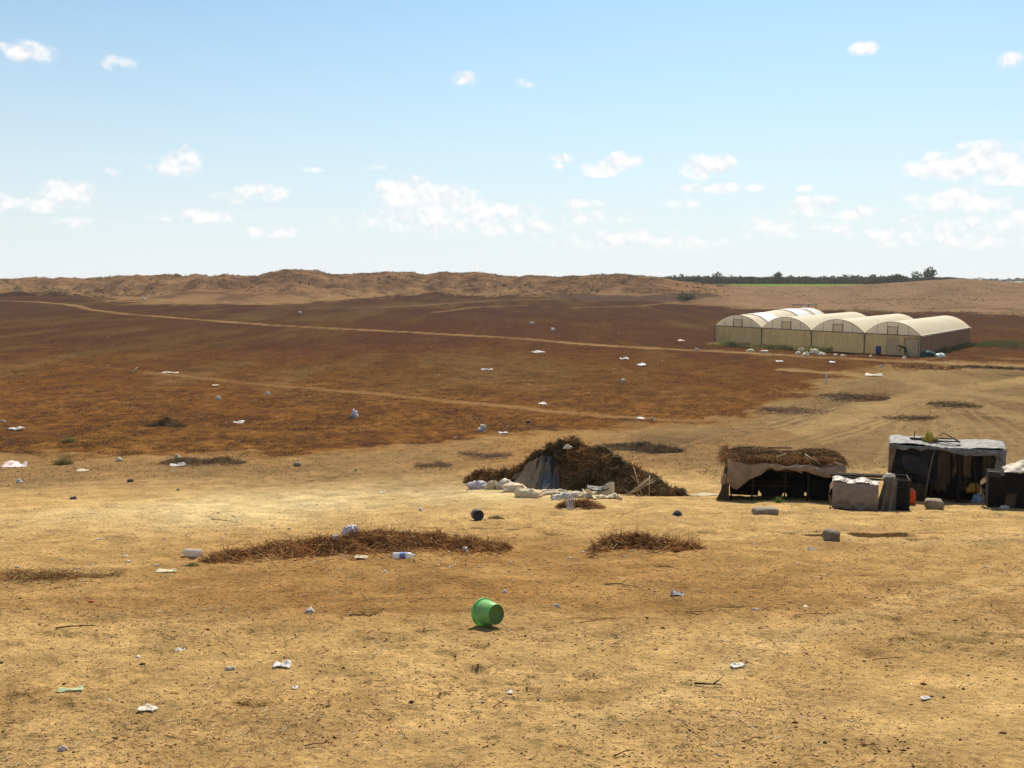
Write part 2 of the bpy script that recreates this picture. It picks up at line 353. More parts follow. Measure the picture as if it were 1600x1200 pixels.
# ------------------------------------------------------------------ the ground sheet
rows = np.arange(1240, 505, -1.25)
yt = np.exp(np.linspace(math.log(4.4), math.log(260), 4000)); rt = 600 + 1555 * np.tan(np.arctan(prof(yt) / yt) - PITCH)
near = np.interp(rows[::-1], rt[::-1], yt[::-1])[::-1]
_pr = math.hypot(PITS[0][0], PITS[0][1])
rad = np.concatenate([[.4, 1, 1.7, 2.4, 3.0, 3.6, 4.1], near[near > 4.4], np.arange(near[-1] + 1.2, 325, 1.5), np.arange(325, 440, .8), np.arange(445, 720, 7), np.geomspace(730, 9000, 24), np.arange(_pr - .7, _pr + .8, .028)]); rad = np.unique(np.round(rad, 3))
dense = np.arange(-30.5, 30.51, .085)
ang = R(1) * np.concatenate([np.arange(-180, -60, 10), np.arange(-60, -31, 1.5), dense, np.arange(31.5, 60, 1.5), np.arange(60, 180, 10)])
RR, AA = np.meshgrid(rad, ang, indexing='ij')
GX = RR * np.sin(AA); GY = RR * np.cos(AA)
GZ = Hd(GX, GY)
def poly_pts(pts): return [at(px, py) for px, py in pts]
X = GX.ravel(); Y = GY.ravel(); DD = np.hypot(X, Y)
def dist_line(pts, X=X, Y=Y, wob=1.0):
    P = [(p.x, p.y) for p in poly_pts(pts)] ; best = np.full(len(X), 1e9)
    for (ax, ay), (bx, by) in zip(P[:-1], P[1:]):
        dx, dy = bx - ax, by - ay; t = np.clip(((X - ax) * dx + (Y - ay) * dy) / (dx * dx + dy * dy), 0, 1)
        best = np.minimum(best, np.hypot(X - ax - t * dx, Y - ay - t * dy))
    return best
def in_poly(pts, X=X, Y=Y):
    P = [(p.x, p.y) for p in poly_pts(pts)]; c = np.zeros(len(X), bool)
    for i in range(len(P)):
        x1, y1 = P[i]; x2, y2 = P[i - 1]
        if abs(y1 - y2) < 1e-9: continue
        c ^= ((y1 > Y) != (y2 > Y)) & (X < (x2 - x1) * (Y - y1) / (y2 - y1) + x1)
    return c
exec_cols = None
def lerp(c, k, m): return c + (np.array(k)[None] - c) * m[:, None]
wx = X + DD * .022 * fbm(X / 6, Y / 6, 3, 101) + DD * .008 * fbm(X, Y, 2, 103); wy = Y + DD * .03 * fbm(X / 6 + 40, Y / 9, 3, 102) + DD * .01 * fbm(X, Y, 2, 104)
n_b = fbm(X / 9, Y / 9, 4, 110); n_m = fbm(X / 1.7, Y / 1.7, 4, 111); n_f = fbm(X / .35, Y / .35, 3, 112); n_s = fbm(X / 4, Y / 22, 3, 113); n_L = fbm(X / 45, Y / 45, 3, 114)
c = np.zeros((len(X), 3)) + np.array((.465, .295, .122))
# foreground: redder trodden patches
redm = np.clip(.55 + 1.1 * n_b + .45 * n_m, 0, 1) * ss(8.8, 11.0, Y) * (1 - ss(16, 22, Y)) * np.clip(1.2 - np.abs(X + 1) / 11, .2, 1)
c = lerp(c, (.27, .135, .044), redm * .85)
c = lerp(c, (.47, .30, .12), np.clip(n_m * 1.2, 0, 1) * .35 * (1 - ss(18, 40, Y)))
c = lerp(c, (.30, .165, .055), np.clip(-n_m * 1.3 + .15 * n_f, 0, 1) * .38 * (1 - ss(18, 40, Y)))
# pale trodden area right of the middle and the brightest sand left of the shelter
bd = dist_line([(300, 800), (480, 778), (620, 765), (760, 772)]) / 3.2
c = lerp(c, (.60, .46, .24), np.exp(-bd ** 2) * np.clip(.8 + .5 * n_m, 0, 1))
c = lerp(c, (.46, .31, .14), ss(20, 27, Y) * ss(4, 9, X) * .6)
# fields
fieldc = np.zeros_like(c) + np.array((.215, .095, .036))
fieldc = lerp(fieldc, (.27, .145, .055), .55 * np.clip(.35 + n_b * .7 + n_m * .4, 0, 1) * (1 - ss(45, 90, Y)))
fieldc = lerp(fieldc, (.13, .062, .034), ss(80, 150, Y + 12 * n_b) * .75)
fieldc = lerp(fieldc, (.115, .058, .04), ss(170, 240, Y + 10 * n_b) * .8)
fieldc = lerp(fieldc, (.21, .12, .07), np.clip(n_s * 1.3 + .1, 0, 1) * .3 * ss(55, 80, Y))
fieldc = lerp(fieldc, (.25, .17, .10), np.clip(n_L * 1.5 + n_s * .8 - .1, 0, 1) * .35 * ss(60, 90, Y))
fieldc = fieldc * (1 + .22 * n_m * (1 - ss(100, 170, Y)) + .25 * n_f * (1 - ss(60, 90, Y)))[:, None]
FP = [(-900, 722), (0, 712), (120, 722), (260, 716), (400, 722), (560, 706), (700, 692), (820, 682), (960, 676), (1090, 668), (1150, 660), (1200, 645), (1265, 622), (1310, 598), (1350, 588), (1400, 580), (1490, 576), (1470, 569), (1420, 564), (1700, 574), (2500, 590), (2500, 500), (1700, 497), (1600, 492), (1500, 486), (1330, 484), (1200, 482), (1090, 474), (1060, 471), (1125, 462), (1000, 462), (860, 461), (780, 458), (700, 455), (620, 459), (560, 464), (470, 471), (420, 474), (300, 475), (235, 475), (190, 464), (150, 459), (60, 455), (0, 452), (-900, 452)]
fpoly = sum(in_poly(FP, wx + DD * .035 * fbm(X / 3 + 50 * k, Y / 3, 2, 150 + k) + (k - 3) * DD * .006, wy + DD * .05 * fbm(X / 3, Y / 3 + 30 * k, 2, 160 + k) + (k - 3) * DD * .018 * (1 - ss(150, 200, Y))).astype(float) for k in range(7)) / 7
_f = ss(55, 130, Y + 10 * n_b)[:, None]; fieldc = fieldc * (np.array([[.62, .60, .48]]) * (1 - _f) + np.array([[.50, .49, .42]]) * _f) * (1 + .55 * np.clip(n_m * (1 - ss(110, 190, Y)), -1, 1) * .28 + .35 * n_f * (1 - ss(70, 110, Y)) + .10 * n_s)[:, None]
c = c * (1 - fpoly[:, None]) + fieldc * fpoly[:, None]
edge = (1 - fpoly) * ss(31, 36, Y + 3 * n_b) * (1 - ss(60, 70, Y)) * (1 - ss(2, 14, X))
c = lerp(c, (.27, .145, .055), edge * .9)
band = (1 - fpoly) * ss(26.5, 33, Y + 2.5 * n_b) * (1 - ss(45, 52, Y)) * (1 - ss(-3, 1, X)); c = lerp(c, (.235, .145, .066), band * (.75 + .25 * np.clip(n_m * 2, -1, 1)))
# right-hand waste ground between the huts and the greenhouse
wg = (1 - fpoly) * ss(30, 40, Y) * ss(2, 8, X)
c = lerp(c, (.175, .112, .054), wg * .95); c = lerp(c, (.105, .062, .032), wg * np.clip(n_b * 1.2 + n_m * .9 + .1, 0, 1) * .75); c = lerp(c, (.29, .19, .09), wg * np.clip(n_s * 1.5 + n_m * .4, 0, 1) * .5)
# the hills
hill = ((1 - fpoly) * ss(190, 215, Y)) 
hc = np.zeros_like(c) + np.array((.19, .105, .058)); r1 = np.abs(fbm(X / 17, Y / 26, 4, 61))
hc = lerp(hc, (.085, .045, .028), np.clip(1.1 - r1 * 6, 0, 1) * .6); hc = lerp(hc, (.25, .14, .068), np.clip(r1 * 3 - .5 + n_m * .8, 0, 1) * .6)
hc = lerp(hc, (.085, .047, .03), np.clip(fbm(X / 14, Y / 9, 4, 131) * 1.8 - .25, 0, 1) * .7)
PXc = X / np.maximum(Y, 50) * 1555 + 800
pale = ss(1080, 1180, PXc + 25 * n_b)
hp = np.zeros_like(c) + np.array((.225, .14, .085)); hp = lerp(hp, (.17, .10, .062), np.clip(n_s * 1.3 + n_b * .9, 0, 1) * .65); hp = lerp(hp, (.16, .10, .055), np.clip(fbm(X / 25, Y / 10, 4, 133) * 2, 0, 1) * .7 * ss(1400, 1480, PXc))
hc = hc * (1 - pale[:, None]) + hp * pale[:, None]
c = c * (1 - hill[:, None]) + hc * hill[:, None]
dk = in_poly([(845, 460), (1000, 463), (1100, 458), (1130, 461), (1062, 471), (930, 470)], wx * .3 + X * .7, wy * .3 + Y * .7).astype(float); c = lerp(c, (.08, .05, .038), dk * .85)
# patch of grass beyond, distant country
far = ss(480, 500, Y); c = lerp(c, (.17, .13, .07), far * .8)
gs = ((Y > 455) & (Y < 590) & (PXc > 1115 + 20 * n_m) & (PXc < 1345)).astype(float); c = lerp(c, (.10, .20, .03), gs)
c = lerp(c, (.05, .07, .04), ss(640, 700, Y) * .8)
# earth tracks
trk = np.zeros(len(X))
def track(pts, wd, s=1.0, rut=False):
    global trk
    q = dist_line(pts, X + .5 * wd * fbm(X / (wd * 6), Y / (wd * 6), 2, 141), Y) / wd
    m = (1 - ss(.55, 1.0, q + .35 * n_m)) * s
    trk = np.maximum(trk, np.clip(m, 0, 1))
track([(-300, 468), (0, 470), (60, 472), (110, 476), (150, 485), (200, 491), (330, 501), (420, 508), (600, 517), (800, 528), (960, 541), (1120, 549), (1260, 557), (1380, 563), (1600, 571), (2000, 585)], 1.7, .9)
track([(60, 565), (200, 578), (300, 589)], .5, .35)
track([(235, 583), (300, 589), (400, 600), (600, 616), (760, 633), (900, 646), (1050, 656), (1160, 660)], .85, .95)
track([(600, 481), (700, 474), (780, 469), (860, 468)], 2.0, .5); track([(680, 488), (740, 480), (820, 477)], 2, .5); track([(900, 481), (1000, 478), (1060, 472), (1120, 474), (1240, 478)], 2.0, .5)
track([(1700, 582), (1600, 593), (1500, 604), (1420, 618), (1360, 640), (1290, 664), (1180, 690), (1060, 712), (950, 722)], 1.5, .85)
track([(1230, 578), (1310, 583), (1390, 590), (1440, 600), (1500, 612), (1620, 628)], 1.6, .7)
track([(1180, 692), (1330, 655), (1430, 622), (1600, 598)], 1.1, .7); track([(1480, 618), (1540, 640), (1640, 662)], 1.2, .6)
track([(1465, 610), (1480, 640), (1500, 680), (1620, 730)], .8, .35); track([(1460, 612), (1420, 660), (1400, 700)], .8, .35)
for k_ in range(9):
    o_ = (k_ - 4) * 7
    track([(1050 + o_ * 2, 716), (1180 + o_ * 2.4, 692 + o_ * .35), (1300 + o_ * 2, 662 + o_ * .4), (1400 + o_, 630 + o_ * .3), (1500, 606 + o_ * .15), (1640, 590)], .22, .75)
    track([(1470 + o_ * .6, 612), (1500 + o_ * 3, 645), (1560 + o_ * 7, 700 + abs(o_))], .18, .5)
tcol = np.where((X[:, None] > 14) & (Y[:, None] < 100), np.array([[.35, .23, .105]]), np.array([[.26, .145, .062]]))
tcol = np.where(Y[:, None] < 100, tcol, np.array([[.31, .185, .085]]))
_t = (trk * ss(30, 40, Y) * (.75 + .25 * np.clip(n_b * 2 + n_m, -1, 1)) * .9)[:, None]
c = c * (1 - _t) + tcol * _t
# trodden pale smears in front
sm = np.zeros(len(X))
for pts, wd in (([(900, 1140), (1080, 1075), (1230, 1000), (1400, 950), (1620, 905)], .22), ([(1200, 1010), (1420, 930), (1620, 880)], .16), ([(0, 830), (200, 800), (420, 800)], .8), ([(1120, 835), (1240, 830), (1420, 850), (1620, 842)], .5)):
    sm = np.maximum(sm, (1 - ss(.4, 1.1, dist_line(pts) / wd + .5 * n_m)))
c = lerp(c, (.58, .42, .20), sm * .22)
mottle = 1 + .32 * n_f * (1 - ss(30, 60, DD)); c = np.clip(c * mottle[:, None], .02, .9)  # random fine mottle in the near ground, fading with distance
GCOL = c
V = np.stack([GX, GY, GZ], -1).reshape(-1, 3)
nr, na = GX.shape; idx = np.arange(nr * na).reshape(nr, na); jdx = np.roll(idx, -1, axis=1)
F = np.stack([idx[:-1], idx[1:], jdx[1:], jdx[:-1]], -1).reshape(-1, 4)
gm = bpy.data.materials.new('earth'); gm.use_nodes = True
n = gm.node_tree.nodes; l = gm.node_tree.links; b = n['Principled BSDF']; b.inputs['Roughness'].default_value = 1.0; b.inputs['Specular IOR Level'].default_value = 0.0
a = n.new('ShaderNodeAttribute'); a.attribute_name = 'Col'; t = n.new('ShaderNodeTexCoord')
def gn(scale, det, lo, hi, o1, o2, ro=.6):
    z = n.new('ShaderNodeTexNoise'); z.inputs['Scale'].default_value = scale; z.inputs['Detail'].default_value = det; z.inputs['Roughness'].default_value = ro; l.new(t.outputs['Object'], z.inputs['Vector'])
    r = n.new('ShaderNodeMapRange'); r.inputs[1].default_value = lo; r.inputs[2].default_value = hi; r.inputs[3].default_value = o1; r.inputs[4].default_value = o2; l.new(z.outputs['Fac'], r.inputs[0]); return z, r
z1, r1_ = gn(14, 6, .3, .7, .74, 1.22); z2, r2_ = gn(70, 4, .3, .72, .72, 1.18); z3, r3_ = gn(.9, 6, .35, .65, .84, 1.14)
mu = n.new('ShaderNodeMath'); mu.operation = 'MULTIPLY'; l.new(r1_.outputs[0], mu.inputs[0]); l.new(r2_.outputs[0], mu.inputs[1])
mu2 = n.new('ShaderNodeMath'); mu2.operation = 'MULTIPLY'; l.new(mu.outputs[0], mu2.inputs[0]); l.new(r3_.outputs[0], mu2.inputs[1])
sv = n.new('ShaderNodeVectorMath'); sv.operation = 'SCALE'; l.new(a.outputs['Color'], sv.inputs[0]); l.new(mu2.outputs[0], sv.inputs['Scale']); l.new(sv.outputs[0], b.inputs['Base Color'])
bp = n.new('ShaderNodeBump'); bp.inputs['Strength'].default_value = 1.0; bp.inputs['Distance'].default_value = .06; l.new(z1.outputs['Fac'], bp.inputs['Height'])
bp2 = n.new('ShaderNodeBump'); bp2.inputs['Strength'].default_value = .7; bp2.inputs['Distance'].default_value = .018; l.new(z2.outputs['Fac'], bp2.inputs['Height']); l.new(bp.outputs[0], bp2.inputs['Normal']); l.new(bp2.outputs[0], b.inputs['Normal'])
ground = tag(mkmesh('ground', V, F, gm, None, True, GCOL), 'sandy slope, brown ploughed fields and low spoil hills with earth tracks', 'ground', kind='structure')
del V, F
def gcol_at(x, y): # nearest ground colour
    d = np.hypot(x, y); a_ = np.arctan2(x, y)
    i = np.clip(np.searchsorted(rad, d), 0, nr - 1); j = np.clip(np.searchsorted(ang, a_), 0, na - 1)
    return GCOL.reshape(nr, na, 3)[i, j]

# ================================================================== OBJECTS
colmat('stems', trans=.15); colmat('foliage', trans=.25, spec=.2); colmat('grit', rough=.95, var=.25, scale=30)
M_white = mat('white_plastic', (.68, .64, .60), (.52, .48, .44), 9, .45, .3, trans=.25)
M_grime = mat('grimy_white', (.64, .55, .42), (.46, .40, .31), 7, .7, .4)
M_lav = mat('lavender_plastic', (.60, .54, .62), (.72, .66, .70), 5, .5, .3, trans=.2)
M_cream = mat('cream_sheet', (.74, .60, .40), (.58, .46, .29), 3, .75, .4, trans=.15)
M_stone = mat('pale_stone', (.34, .27, .20), (.24, .185, .13), 9, .95, .8, c3=(.17, .13, .10))
M_rock = mat('brown_rock', (.26, .20, .14), (.17, .13, .09), 9, .95, .9)
M_wood = mat('grey_wood', (.26, .19, .12), (.17, .12, .08), 12, .9, .5, stretch=(1, 1, 6))
M_darkwood = mat('dark_wood', (.05, .032, .02), (.025, .018, .012), 12, .9, .5)
M_cane = mat('pale_cane', (.58, .47, .30), (.42, .32, .19), 9, .7)
M_black = mat('black_plastic', (.014, .015, .018), (.03, .03, .034), 4, .45, .4)
M_tarp = mat('black_tarp', (.010, .012, .015), (.026, .026, .030), 3, .8, .5, spec=.04)
M_rag = mat('brown_rag', (.085, .055, .03), (.045, .03, .018), 3.5, .95, .6)
M_ochre = mat('ochre_rag', (.17, .10, .04), (.09, .055, .025), 3.5, .95, .6)
M_sack = mat('beige_sackcloth', (.38, .26, .17), (.27, .185, .115), 4, .95, .6, trans=.12)
M_greytarp = mat('pale_grey_tarp', (.29, .27, .26), (.13, .115, .105), 4.5, .6, .8, c3=(.10, .085, .07))
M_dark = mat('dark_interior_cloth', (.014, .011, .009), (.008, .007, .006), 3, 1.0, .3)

# ---------- the green bucket
p = at(765, 982)
def bucket(p):
    r = root('bucket', (p.x, p.y, p.z), label='bright green plastic bucket lying on its side on the open sand', cat='bucket')
    r0, r1, hh = .128, .096, .215           # rim radius, bottom radius, height
    tl = math.atan((r0 - r1) / hh)
    ax = Vector((.64, -.77, 0)).normalized()   # from the mouth towards the closed bottom
    q = Vector((0, 0, 1)).rotation_difference(ax).to_matrix().to_4x4()
    side = ax.cross(Vector((0, 0, 1))).normalized()
    M = Matrix.Translation((0, 0, r0 + .002)) @ Matrix.Rotation(tl, 4, side) @ Matrix.Translation(-ax * hh * .5) @ q
    g = mat('green_plastic', (.26, .62, .17), (.32, .66, .24), 3, .42, .3, trans=.42, spec=.5, c3=(.30, .44, .20)); g2 = mat('shaded_dusty_green_plastic', (.09, .24, .05), (.13, .13, .05), 6, .6, .3, trans=.2)  # the bottom's shade is painted in as a darker green, with olive dust
    b = MB(); b.lathe([(0, r0), (.01, r0), (hh * .25, r0 * .955), (hh * .985, r1 + .003), (hh, r1), (hh, r1 - .004), (.01, r0 - .005), (0, r0 - .005)], M, 48, False, False)
    b.build('body', g, r, True)
    b = MB(); b.lathe([(.0, r0), (-.004, r0 + .003), (-.004, r0 + .011), (.004, r0 + .013), (.022, r0 + .012), (.022, r0 + .001)], M, 48, False, False); b.build('rim', g, r, True)
    b = MB(); b.lathe([(hh - .006, .001), (hh - .006, r1 - .012), (hh + .001, r1 - .009), (hh + .001, r1 - .002)], M, 48, True, False); b.build('bottom', g2, r, True)
    return r
bucket(p)

# ---------- blackened tin
p = at(746, 811)
r = root('tin_can', (p.x, p.y, p.z), label='small black round tin lying on its side below the lavender bag', cat='can')
M = Matrix.Translation((0, 0, .128)) @ Vector((0, 0, 1)).rotation_difference(Vector((.32, -.94, 0))).to_matrix().to_4x4() @ Matrix.Translation((0, 0, -.09))
b = MB(); b.lathe([(0, .12), (.006, .126), (.06, .124), (.065, .127), (.115, .127), (.12, .124), (.172, .126), (.18, .121)], M, 32, True, False); b.build('body', mat('sooty_metal', (.045, .04, .038), (.09, .075, .06), 7, .55, .4), r, True)
b = MB(); b.lathe([(.168, .001), (.168, .112), (.180, .116), (.180, .121)], M, 32, True, False); b.build('lid', mat('sooty_lid', (.03, .028, .027), (.05, .045, .04), 7, .6, .3), r, True)

# ---------- brush piles
BROWN = np.array([(.32, .12, .032), (.44, .19, .055), (.16, .065, .022), (.075, .034, .015), (.60, .38, .16), (.22, .10, .035)])
DARKB = np.array([(.12, .075, .030), (.20, .12, .045), (.06, .04, .02), (.28, .16, .065), (.035, .025, .014), (.15, .115, .05)])
GREYB = np.array([(.22, .14, .085), (.17, .11, .065), (.30, .20, .12), (.12, .075, .045)])
def pal(P, n, w=None):
    return P[rng.choice(len(P), n, p=w)] * rng.uniform(.75, 1.25, (n, 1))
def brush(name, label, axis, n, P, ln=.28, rd=.004, cat='brush pile', base=(.07, .04, .02), group=None, droop=.5, spike=.06, kind=None, seed=0, lift=.0):
    """a heap of dry stems along an axis of (px, py, height, half width)"""
    A = [(at(px, py), h, hw) for px, py, h, hw in axis]
    o = sum((a[0] for a in A), Vector()) / len(A)
    s = np.linspace(0, 1, len(A))
    ax_ = [np.array([a[0].x for a in A]), np.array([a[0].y for a in A]), np.array([a[1] for a in A]), np.array([a[2] for a in A])]
    def at_s(t): return [np.interp(t, s, q) for q in ax_]
    L_ = sum((A[i + 1][0].xy - A[i][0].xy).length for i in range(len(A) - 1))
    dx, dy = ax_[0][-1] - ax_[0][0], ax_[1][-1] - ax_[1][0]; q = math.hypot(dx, dy); nx, ny = -dy / q, dx / q
    def surf(t, v):
        x, y, h, hw = at_s(t)
        ed = 1 + .35 * vn(t * L_ * 2.2 + seed, v * 0, 200) + .2 * vn(t * L_ * 7, v * 0, 201)
        X_ = x + nx * v * hw * ed; Y_ = y + ny * v * hw * ed
        hh = h * np.clip(1 - np.abs(v) ** 1.7, 0, 1) * (1 + 1.1 * fbm(X_ * 2.9, Y_ * 2.9, 3, 210 + seed)) 
        return X_, Y_, Hd(X_, Y_) + hh
    nu, nv = 60, 16
    T, V_ = np.meshgrid(np.linspace(0, 1, nu), np.linspace(-1, 1, nv), indexing='ij')
    x, y, z = surf(T, V_ * .8); z = z - .07 - .06 * (max(a[1] for a in A) < .13); pts = np.stack([x, y, z], -1).reshape(-1, 3); i = np.arange(nu * nv).reshape(nu, nv)
    F0 = np.stack([i[:-1, :-1], i[1:, :-1], i[1:, 1:], i[:-1, 1:]], -1).reshape(-1, 4)
    t = rng.normal(.5, .30, n); t = np.where(np.abs(t - .5) < .52, t, rng.uniform(0, 1, n)); v = rng.normal(0, .5, n); far_ = rng.uniform(0, 1, n) < .18; v = np.where(far_, rng.normal(0, 1.1, n), np.clip(v, -1.15, 1.15)); v = v * (1 + .5 * vn(t * L_ * 1.4, t * 0, 205 + seed))
    x, y, z = surf(np.clip(t, 0, 1), v); hN = at_s(np.clip(t, 0, 1))[2]
    hN = np.maximum(hN, .03)
    z = z + rng.uniform(-.07, .03, n) + lift
    th = rng.uniform(0, 2 * math.pi, n); D = np.stack([np.cos(th), np.sin(th) * .8, rng.normal(.08, .30, n)], -1)
    Pp = np.stack([x, y, z], -1); le = rng.uniform(.3, 1, n) * ln
    Pp = Pp - D * (le * .5)[:, None]
    zg = Hd(Pp[:, 0], Pp[:, 1]); Pp[:, 2] = np.maximum(Pp[:, 2], zg + .004)
    cl = pal(P, n)
    # clumps: shift towards one palette colour by region
    cn = fbm(x * 2.2, y * 2.2, 3, 220 + seed); cl = cl * (1 + .55 * cn)[:, None]
    parts = [stalks(Pp, D, le, rng.uniform(.6, 1.3, n) * rd, np.clip(cl, .01, .8), .45, -.15)]
    if spike:
        k = int(n * spike); j = rng.choice(n, k); D2 = np.stack([rng.normal(0, .5, k), rng.normal(0, .5, k), rng.uniform(.4, 1.1, k)], -1)
        parts.append(stalks(np.stack([x[j], y[j], z[j]], -1), D2, rng.uniform(.4, 1, k) * ln * .8, np.full(k, rd * .8), np.clip(cl[j], .01, .8), .5, -.1))
    q2, f2, c2 = join([(pts, F0, np.tile(np.array(base)[None], (len(pts), 1)) * (1 + .5 * fbm(pts[:, 0] * 5, pts[:, 1] * 5, 2, 5))[:, None])] + parts)
    q2 = q2 - np.array(o[:])
    return tag(mkmesh(name, q2, f2, MATS['stems'], None, False, c2, loc=o), label, cat, group, kind)
GB = 'dry brush heaps on the ground'
brush('brush_pile', 'long low pile of dark brown stalks stretching between two plastic bottles', [(322, 876, .02, .25), (380, 870, .07, .55), (450, 866, .12, .75), (520, 861, .13, .85), (565, 854, .13, .95), (610, 848, .19, .95), (660, 849, .15, .85), (720, 848, .13, .7), (760, 851, .1, .45), (790, 853, .02, .2)], 14000, BROWN, .30, .0046, group=GB, seed=1)
brush('brush_pile', 'small spiky heap of rust brown stalks alone on the sand right of the centre', [(926, 858, .05, .35), (960, 854, .12, .42), (1000, 852, .16, .46), (1035, 857, .09, .34), (1065, 860, .05, .2), (1090, 861, .01, .08)], 3400, BROWN, .34, .0050, group=GB, seed=2, spike=.1)
brush('brush_pile', 'small low scatter of brush in front of the cream sheet and rope coil', [(872, 796, .03, .15), (905, 794, .13, .35), (940, 797, .04, .2)], 1800, BROWN, .3, .004, group=GB, seed=3)
brush('brush_pile', 'low purplish brown band of dry scrub behind the brush covered shelter', [(930, 697, .06, .9), (985, 700, .16, 1.2), (1030, 704, .20, 1.0), (1062, 706, .08, .6)], 3800, np.vstack([GREYB, DARKB]), .4, .006, group=GB, seed=4, base=(.10, .065, .045))
brush('brush_pile', 'grey brown scrub around the white litter at left of the plain', [(258, 722, .05, .6), (285, 722, .11, .9), (320, 723, .05, .9), (350, 722, .11, .9), (378, 724, .02, .6)], 2400, np.vstack([GREYB, DARKB]), .35, .006, group=GB, seed=5, base=(.10, .07, .05))
brush('brush_pile', 'dark lone heap of scrub out in the brown field at left', [(238, 665, .08, .6), (258, 665, .26, .8), (284, 667, .08, .7)], 1300, DARKB, .45, .009, group=GB, seed=6)
brush('dry_scrub', 'flat dark scrub left of the shelter, nearly level with the sand', [(648, 728, .02, .7), (680, 728, .03, .9), (705, 728, .01, .7)], 600, GREYB, .35, .006, kind='stuff', cat='scrub', seed=7, base=(.20, .12, .055))
brush('dry_scrub', 'flat purplish patch of dry scrub just beyond the left end of the shelter', [(715, 712, .02, 1.0), (760, 714, .03, 1.3), (800, 712, .01, .9)], 900, GREYB, .35, .006, kind='stuff', cat='scrub', seed=8, base=(.20, .12, .055))
brush('brush_pile', 'dark scrub mound right of the red field, beside the sandy tracks', [(1282, 617, .05, 1.5), (1320, 621, .18, 2.6), (1355, 623, .10, 2.2), (1385, 624, .03, 1.4)], 1700, np.vstack([GREYB, BROWN * .6]), .5, .011, group=GB, seed=9, base=(.13, .08, .042))
brush('dry_scrub', 'low scrub patch just below the crossing of the sandy tracks', [(1450, 632, .04, 1.5), (1490, 634, .06, 2.2), (1535, 636, .03, 1.5)], 800, np.vstack([GREYB * .8, DARKB]), .5, .012, kind='stuff', cat='scrub', seed=10, base=(.20, .12, .055))
brush('dry_scrub', 'scrub heap behind the black tarp hut on its left', [(1385, 650, .03, 1.2), (1430, 654, .08, 1.5), (1460, 656, .03, 1.2)], 700, np.vstack([GREYB, DARKB]), .45, .01, kind='stuff', cat='scrub', seed=11, base=(.20, .12, .055))
brush('brush_pile', 'thin yellowish dry weeds at the far left edge of the sand', [(-40, 905, .04, .5), (40, 906, .05, .5), (100, 905, .03, .35), (190, 898, .005, .2)], 1500, np.vstack([BROWN, [(.45, .34, .14), (.40, .33, .15)]]), .26, .003, group=GB, seed=12, base=(.30, .18, .07))
brush('brush_pile', 'tiny tuft of broken stalks on the sand at lower left', [(365, 1100, .005, .05), (395, 1099, .01, .07), (432, 1101, .005, .05)], 60, BROWN, .12, .0018, group=GB, seed=13, base=(.34, .21, .09))
brush('dry_scrub', 'grey scrub at the edge of the pale ground left of the dark scrub mound', [(1190, 640, .03, 1.6), (1225, 643, .06, 2.4), (1290, 646, .02, 1.6)], 800, GREYB, .5, .012, kind='stuff', cat='scrub', seed=14, base=(.20, .12, .055))
brush('brush_pile', 'dark streak of scrub by the far track at the right edge', [(1480, 574, .08, .7), (1530, 575, .2, .9), (1590, 577, .16, .8), (1640, 578, .1, .7)], 1500, DARKB, .5, .014, group=GB, seed=15, base=(.08, .05, .035))
brush('brush_pile', 'rusty weeds by the far track below the greenhouse corner', [(1395, 573, .1, 1.4), (1440, 574, .2, 1.8), (1500, 577, .06, 1.2)], 1300, BROWN, .6, .018, group=GB, seed=16, base=(.17, .09, .045))

